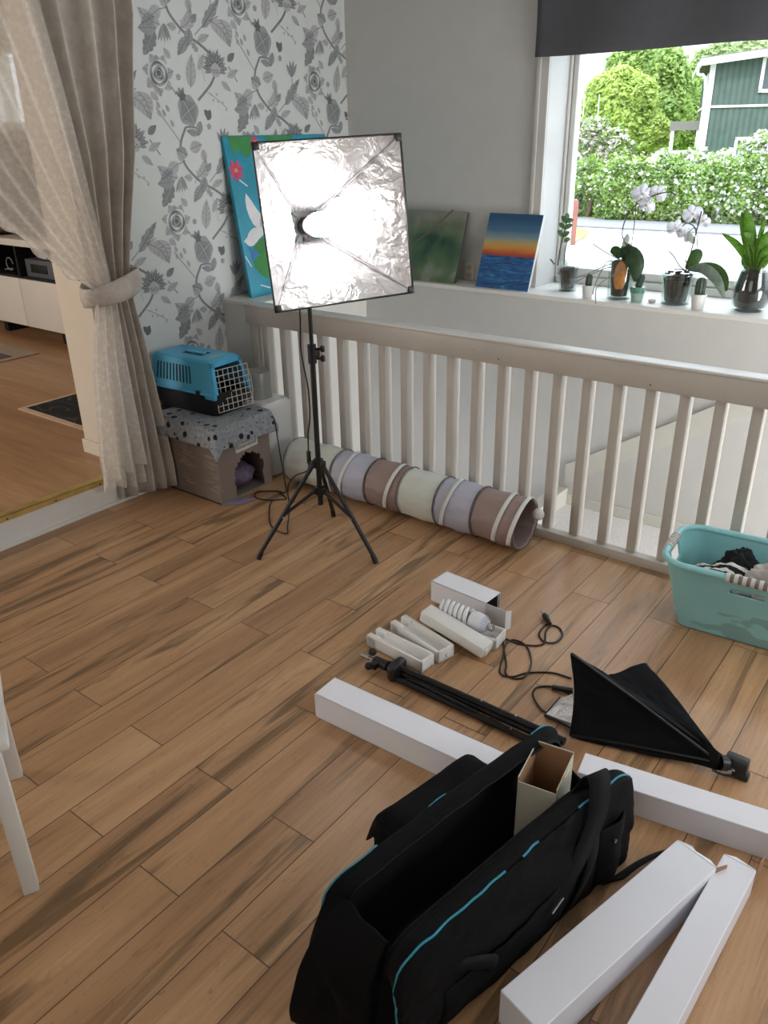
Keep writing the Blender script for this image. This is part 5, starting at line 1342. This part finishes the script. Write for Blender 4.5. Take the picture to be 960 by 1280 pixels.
leafobj(t, vp(y_, (777, 322, -.01), (786, 318, -.05), (795, 330, -.065), (794, 352, -.06)), .092, leaf_material('big_orchid_leaf', '#20361f', '#2f4b2a', '#3f5e36', 9, .12), .15)
leafobj(t, vp(y_, (776, 322), (770, 314, .02), (763, 315, .03)), .05); leafobj(t, vp(y_, (777, 320), (783, 311, .03), (788, 312, .05)), .055)
M_pale = leaf_material('pale_leaf', '#b7c0b6', '#cdd4ca', '#dde2da', 20, .4)
leafobj(t, vp(y_, (779, 308), (783, 300), (785, 292)), .03, M_pale); leafobj(t, vp(y_, (789, 312), (795, 316), (799, 319)), .034, M_pale)
for p in (((775, 330), (760, 331), (735, 342), (712, 350)), ((775, 332), (755, 336), (730, 347), (710, 358)), ((776, 325), (760, 317), (741, 305)), ((757, 329), (750, 342, -.05), (743, 358, -.09), (741, 368, -.10)), ((779, 336, -.06), (765, 345, -.075), (752, 353, -.10), (745, 362, -.135), (744.5, 380, -.135)), ((770, 330), (764, 326), (757, 328))):
    obj('air_root', MB().tube(vp(y_, *p), .0026, 6, smooth=6), M_root, t, 60)
for (a, b, o, r, tl) in ((803, 243, -.02, .052, .1), (822, 242, .01, .042, .5), (808, 257, -.01, .040, .3)):
    flower(t, V(a, b, y_ + o), r, (.45, -.85, -.05), tl)
# second orchid
c = Vector((-1.300, 4.075, SILL)); y_ = c.y
t = thing('orchid', 'low white orchid in a wide glass with drooping long leaf', 'orchid', c)
glasspot(t, c, gp(.066, .085, .155), (.052, .058, .068), .014, .125)
mb = MB(); rr_ = random.Random(2)
for _ in range(26):
    a = rr_.uniform(0, 6.28); r = rr_.uniform(0, .06); p = c + Vector((r * cos(a), r * sin(a), .125 + rr_.uniform(0, .03)))
    mb.box(p, (rr_.uniform(.012, .03), rr_.uniform(.008, .016), .008), .003, M=None)
obj('bark_chip', mb, P('bark_chip', '#3a2626', .9, var=.4, scale=60), t, 30)
obj('flower_stem', MB().tube(vp(y_, (857, 340), (863, 318), (869, 295), (873, 280), (877, 264)), .003, 7, smooth=5).tube(vp(y_, (871, 287), (865, 281), (858, 279), (853, 283)), .0025, 6, smooth=4).tube(vp(y_, (868, 284), (861, 290)), .0022, 6).tube(vp(y_, (871, 310), (872, 296), (868, 284)), .0022, 6), M_stem, t, 60)
leafobj(t, vp(y_, (858, 336), (867, 325), (871, 316, .01), (872, 311, .02)), .06, M_leaf, .3)
leafobj(t, vp(y_, (860, 336), (880, 336, -.04), (896, 350, -.07), (905, 372, -.08)), .05, leaf_material('grey_leaf', '#6d806f', '#8a9c8c', '#a4b3a6', 20, .3), .3)
leafobj(t, vp(y_, (862, 334, .01), (888, 335, .0), (903, 346, -.01), (908, 364, -.02)), .055, M_leaf, .3)
leafobj(t, vp(y_, (868, 305), (864, 298), (860, 290)), .03, M_pale)
for p in (((857, 338), (850, 333), (842, 320), (836, 314)), ((856, 338), (848, 336), (843, 337)), ((858, 338), (858, 328), (856, 325)), ((852, 345), (846, 342), (840, 346)), ((860, 340), (866, 344), (862, 350, -.05))): obj('air_root', MB().tube(vp(y_, *p), .0026, 6, smooth=5), M_stem, t, 60)
for (a, b, o, r, tl) in ((845, 286, -.01, .044, .2), (856, 294, .0, .038, .5), (866, 268, .0, .046, -.3), (879, 277, .01, .034, .2)):
    flower(t, V(a, b, y_ + o), r, (.3, -.9, .2), tl)
# strap leaved plant in dark vase
c = Vector((-.955, 4.09, SILL)); y_ = c.y
t = thing('potted_plant', 'green strap leaved plant in a dark bulging glass vase, rightmost on sill', 'plant', c)
obj('glass_vase', MB(TR(*c)).lathe([(0, 0), (.062, 0), (.078, .02), (.086, .055), (.080, .12), (.064, .19), (.060, .205), (.056, .205), (.060, .19), (.076, .12), (.082, .055), (.072, .018), (0, .012)], 40), M_glass, t, 60)
obj('bark_soil', MB(TR(*c)).lathe([(0, .016), (.066, .018), (.079, .055), (.073, .12), (.058, .18), (0, .188)], 36), P('wet_black_soil', '#121213', .28, var=.4, scale=30), t, 60)
M_sl = leaf_material('bright_strap_leaf', '#4a7a26', '#6fa034', '#93bf52', 12, .45)
for p, wd in (((( 940, 338), (935, 310), (930, 285), (927, 265)), .040), (((942, 338), (939, 305), (936, 280), (931, 263)), .05), (((938, 338), (930, 318), (918, 303), (903, 292)), .034), (((943, 338), (946, 315), (938, 297), (929, 291, -.04)), .04), (((945, 338), (952, 312), (958, 296), (966, 288)), .042), (((946, 338), (955, 318), (968, 305)), .036), (((944, 338), (948, 305), (953, 285), (955, 275)), .022), (((940, 340), (934, 328), (930, 318)), .05), (((947, 340), (958, 326), (966, 320)), .03)):
    leafobj(t, vp(y_, *p), wd, M_sl, .35)
obj('air_root', MB().tube(vp(y_, (948, 340), (955, 330), (961, 324)), .002, 5), M_stem, t); obj('air_root', MB().tube(vp(y_, (935, 322), (926, 316)), .002, 5), M_stem, t)

# ================================================================== OUTDOORS
GZ = -.9
struct('ground', MB().box2((-60, YW + .36, GZ - .2), (40, 90, GZ)), asphalt_material())
M_grass = leaf_material('lawn_grass', '#7d9a3c', '#9bb553', '#b7c56d', .8, .2)
lw = obj('lawn', MB().box2((-60, 25.2, GZ), (40, 90, GZ + .04)).mesh([F(640, 345, GZ + .03), F(712, 306, GZ + .03), F(733, 295, GZ + .03), F(738, 288, GZ + .03), F(720, 284, GZ + .03), F(600, 300, GZ + .03)], [(5, 4, 3, 2, 1, 0)]), M_grass, None, 0); lw['kind'] = 'structure'
struct('trim_kerb', MB().box2((-60, 23.0, GZ), (40, 25.2, GZ + .06), .02), P('kerb_stone', '#77777a', .9))
mb = MB(); a = F(868, 338, GZ + .004); b = F(948, 306, GZ + .004)
mb.mesh([a, b, b + Vector((.5, .9, 0)), a + Vector((.6, .3, 0))], [(0, 1, 2, 3)])
struct('trim_driveway', mb, P('dark_asphalt', '#85858a', .9))
def foliage(name, label, cat, Y, blobs, n, size, mat, blossoms=0, bmat=None, bsize=.06, trunk=None, group=None, seed=1):
    rr_ = random.Random(seed); B = []
    for px, py, rx, ry in blobs:
        p = V(px, py, Y + rr_.uniform(-.5, .5)); k = (p - EYE).dot(_f) / FPX; B.append((p, rx * k, ry * k))
    base = V(blobs[0][0], blobs[0][1], Y); r = thing(name, label, cat, (base.x, Y, GZ), 0, group)
    def quads(count, sz, front, narrow):
        vs, fs = [], []
        wts = [b[1] * b[2] for b in B]
        for i in range(count):
            p, rx, ry = rr_.choices(B, wts)[0]
            d = Vector((rr_.gauss(0, 1), rr_.gauss(0, 1), rr_.gauss(0, 1))).normalized()
            if front and d.y > .3: d.y = -d.y
            k = rr_.uniform(.70, 1.06) * (1 + .30 * mnoise.noise(d * 2.3 + p) + .12 * mnoise.noise(d * 6 + p))
            q = p + Vector((d.x * rx, d.y * min(rx, ry) * .8, d.z * ry)) * k
            if q.z < GZ + .05: continue
            u = Vector((rr_.gauss(0, 1), rr_.gauss(0, 1), rr_.gauss(0, .7))).normalized(); v_ = u.cross(d + Vector((rr_.uniform(-.6, .6), rr_.uniform(-.6, .6), rr_.uniform(-.2, .8)))); 
            if v_.length < 1e-4: continue
            v_.normalize(); s_ = sz * rr_.uniform(.6, 1.3); o = len(vs)
            vs += [q - u * s_, q + v_ * s_ * narrow, q + u * s_, q - v_ * s_ * narrow]; fs.append((o, o + 1, o + 2, o + 3))
        return MB().mesh(vs, fs)
    f = obj('foliage', quads(n, size, False, .55), mat, r, 0); f['kind'] = 'stuff'
    mb = MB()
    for p, rx, ry in B:                      # the twiggy inside of the crown
        mb.grid(lambda u, v: Vector((p.x + .74 * rx * sin(pi * v) * cos(2 * pi * u), p.y + .6 * min(rx, ry) * sin(pi * v) * sin(2 * pi * u), max(GZ + .02, p.z - .74 * ry * cos(pi * v)))) * 1.0, 14, 9, closeu=True)
    ii = obj('inner_foliage', mb, mat, r, 60); ii['kind'] = 'stuff'
    if blossoms: bo = obj('blossom', quads(blossoms, bsize, True, .8), bmat, r, 0); bo['kind'] = 'stuff'
    lo = min(B, key=lambda b: b[0].z); tp = sum((b[0] for b in B), Vector()) / len(B)
    obj('trunk', MB().tube([(tp.x, Y, GZ), (tp.x + .1, Y, (GZ + tp.z) / 2), (tp.x, Y, tp.z)], trunk or .07, 8, smooth=3), P('bark_brown', '#5b4a3a', .9, var=.3), r)
    return r
L1 = leaf_material('spring_leaf_bright', '#96ae58', '#b7c96e', '#d3de8c', 1.1, .5)
L2_ = leaf_material('spring_leaf_mid', '#6f8c48', '#94ad5c', '#b4c678', 1.1, .5)
L3_ = leaf_material('hedge_leaf', '#5b7a38', '#84a24c', '#aec069', 2.0, .45)
L4_ = leaf_material('far_leaf', '#98ad78', '#b0c08c', '#c6d2a4', .9, .45)
BLW = leaf_material('white_lilac_blossom', '#d9d3dc', '#efeaf0', '#fbf8fb', 3, .4); BLP = leaf_material('pale_lilac_blossom', '#cdb9c4', '#e2d2da', '#efe4ea', 3, .4)
foliage('tree', 'broad mid green tree rising highest behind the yellow green tree', 'tree', 40, [(810, 105, 42, 45), (785, 90, 30, 28), (835, 85, 22, 22), (830, 130, 36, 45), (800, 150, 50, 40)], 20000, .13, L2_, trunk=.2, seed=2)
foliage('tree', 'bright yellow green tree left of the green house', 'tree', 33, [(770, 125, 34, 34), (752, 140, 30, 30), (790, 145, 34, 36), (765, 165, 46, 30), (730, 155, 22, 26), (748, 112, 15, 14), (802, 118, 18, 20), (728, 138, 15, 12), (776, 97, 18, 12), (812, 165, 26, 22)], 20000, .11, L1, trunk=.15, seed=3)
foliage('tree', 'green tree close against the left side of the green house', 'tree', 46, [(855, 130, 26, 34), (870, 150, 24, 34), (845, 160, 24, 26), (862, 100, 10, 14)], 12000, .12, L2_, trunk=.12, seed=4)
foliage('tree', 'pale distant treetop showing above the house roof', 'tree', 60, [(905, 70, 32, 14), (945, 66, 36, 14), (985, 75, 36, 20), (880, 80, 14, 14)], 9000, .2, L4_, trunk=.2, seed=5)
foliage('lilac_bush', 'tall lilac bush with pinkish white blossom at the window\'s left', 'bush', 28.5, [(740, 180, 26, 32), (765, 190, 26, 28), (715, 195, 22, 36)], 9000, .08, L3_, 2200, BLP, .09, seed=6)
foliage('lilac_bush', 'lilac bush heavy with white blossom in front of the house', 'bush', 27.5, [(905, 212, 40, 22), (955, 200, 30, 32), (868, 208, 24, 20), (990, 205, 30, 30)], 10000, .08, L3_, 4200, BLW, .085, seed=7)
foliage('hedge', 'flowering hedge stretch across the road, left of the tall orchid', 'hedge', 25.6, [(700, 245, 26, 36), (735, 240, 28, 38), (770, 240, 28, 40)], 16000, .062, L3_, 800, BLW, .06, seed=8)
foliage('hedge', 'flowering hedge stretch across the road, between the two orchids', 'hedge', 25.6, [(800, 242, 30, 38), (835, 238, 30, 42), (862, 244, 26, 36)], 16000, .062, L3_, 1100, BLW, .06, seed=9)
foliage('hedge', 'flowering hedge stretch across the road, above the dark vase', 'hedge', 25.6, [(895, 242, 30, 42), (930, 242, 30, 44), (970, 244, 34, 44), (1010, 244, 34, 44)], 17000, .062, L3_, 1500, BLW, .06, seed=10)
# green house
HY = 30.0
kk = lambda p: (p - EYE).dot(_f) / FPX
hc = V(877, 172, HY); hr = ray(920, 172); hn = Vector((hr.x, hr.y, 0)).normalized()
HM = TR(hc.x, hc.y, GZ) @ RZ(atan2(-hn.x, hn.y) + radians(4))        # local x right along the gable front, y away from us
s_ = kk(hc); hz = hc.z - GZ
def zz(py): return hz + (172 - py) * s_                               # height of a picture row on the front
house = thing('house', 'green boarded two storey house with white trim beyond the hedge', 'house', (hc.x, hc.y, GZ), atan2(-hn.x, hn.y) + radians(4))
WH = 8.2; ze = zz(89); sl_ = .10
M_side = siding_material(); M_ht = P('house_trim_white', '#dfdfdd', .5, var=.02)
mb = MB(HM); zr = ze + sl_ * WH / 2
mb.prism([(0, 0), (WH, 0), (WH, ze), (WH / 2, zr), (0, ze)], 7.0, M=Matrix(((1, 0, 0, 0), (0, 0, 1, 0), (0, 1, 0, 0), (0, 0, 0, 1))))
obj('wall', mb, M_side, house, 0)
mb = MB(HM)
for sx_, x0_ in ((1, -.35), (-1, WH + .35)):
    a_ = (x0_, ze - sl_ * .35 + .02); b_ = (WH / 2, zr + .02)
    mb.mesh([(a_[0], -.4, a_[1]), (b_[0], -.4, b_[1]), (b_[0], 7.3, b_[1]), (a_[0], 7.3, a_[1]), (a_[0], -.4, a_[1] + .12), (b_[0], -.4, b_[1] + .12), (b_[0], 7.3, b_[1] + .12), (a_[0], 7.3, a_[1] + .12)], [(0, 1, 2, 3), (7, 6, 5, 4), (0, 4, 5, 1), (1, 5, 6, 2), (2, 6, 7, 3), (3, 7, 4, 0)])
obj('roof', mb, P('roof_grey', '#6f6a66', .8), house, 0)
mb = MB(HM)
for x0_ in (-.37, WH + .37):
    a_ = (x0_, ze - sl_ * .37 - .10); b_ = (WH / 2, zr - .10)
    mb.mesh([(a_[0], -.44, a_[1]), (b_[0], -.44, b_[1]), (b_[0], -.44, b_[1] + .2), (a_[0], -.44, a_[1] + .2), (a_[0], -.40, a_[1]), (b_[0], -.40, b_[1]), (b_[0], -.40, b_[1] + .2), (a_[0], -.40, a_[1] + .2)], [(0, 1, 2, 3), (7, 6, 5, 4), (0, 4, 5, 1), (2, 6, 7, 3), (3, 7, 4, 0), (1, 5, 6, 2)])
mb.box2((-.42, -.4, ze - .16), (-.32, 7.3, ze - .02))
obj('bargeboard', mb, M_ht, house, 0)
obj('corner_board', MB(HM).box2((-.03, -.04, 0), (.14, .14, ze)), M_ht, house, 0)
obj('floor_band', MB(HM).box2((0, -.05, zz(139)), (WH, 0, zz(136.5))).box2((-.05, 0, zz(139)), (0, 7, zz(136.5))), M_ht, house, 0)
obj('downpipe', MB(HM).tube([(-.38, -.1, ze - .1), (-.38, -.14, ze - .35), (-.09, -.12, ze - .8), (-.09, -.12, .2)], .05, 8, smooth=4), M_ht, house)
def hwin(x0_, x1_, y0_, y1_):
    z0_, z1_ = zz(y1_), zz(y0_); f = MB(HM); w_ = .10
    f.box2((x0_, -.06, z0_), (x0_ + w_, .02, z1_)).box2((x1_ - w_, -.06, z0_), (x1_, .02, z1_)).box2((x0_, -.06, z0_), (x1_, .02, z0_ + w_)).box2((x0_, -.06, z1_ - w_), (x1_, .02, z1_))
    o = obj('window', f, M_ht, house, 0)
    obj('window_pane', MB(HM).box2((x0_ + w_, -.03, z0_ + w_), (x1_ - w_, -.01, z1_ - w_)), P('dark_pane', '#4c5558', .15), o, 0)
hwin(1.52, 3.1, 84, 124); hwin(1.05, 2.9, 172, 196); hwin(4.7, 6.1, 83, 124)
o = obj('window', MB(HM).box2((-.04, .5, zz(128)), (-.0, 2.6, zz(100))), M_ht, house, 0)
obj('lamp', MB(HM).cyl((.72, -.10, zz(86)), (.72, 0, zz(86)), .07, 12), M_ht, house)
# lean-to porch on the left side
mb = MB(HM); zp = zz(153)
mb.box2((-1.05, .2, zp - .28), (0, 2.2, zp)); obj('porch_roof', mb, P('roof_grey', '#6f6a66'), house, 0)
for q in ((-.95, .3), (-.12, .3)): obj('porch_post', MB(HM).box2((q[0] - .06, q[1] - .06, 0), (q[0] + .06, q[1] + .06, zp - .28)), M_ht, house, 0)
obj('porch_rail', MB(HM).box2((-1.0, .25, zp - 1.6), (0, .32, zp - 1.5)).box2((-1.0, .25, zp - 1.0), (0, .32, zp - .9)), M_ht, house, 0)
# red fence by the road and two slim poles
pb = F(716, 306, GZ); fr_ = thing('fence', 'weathered red wooden fence end beside the driveway', 'fence', pb); ks = kk(pb)
for k in range(4): obj('board', MB().box((pb.x - .145 * k * .9, pb.y + .1 * k, GZ + 26 * ks), (.12, .03, 52 * ks), .004), P('faded_red_paint', '#8a544d', .85, var=.12), fr_, 0)
obj('fence_rail', MB().box2((pb.x - .6, pb.y + .02, GZ + 38 * ks), (pb.x + .05, pb.y + .06, GZ + 42 * ks)), P('faded_red_paint', '#a8746c'), fr_, 0)
for q, lb_ in ((726, 'slim pale pole nearest the window frame beyond the hedge'), (744, 'slim pale pole in front of the yellow green tree')):
    b_ = V(q, 180, 31); tag(obj('pole', MB().cyl((b_.x, 31, GZ), (b_.x, 31, V(q, 118, 31).z), .022, 8), P('pole_grey', '#b9bdb9', .6)), lb_, 'pole')
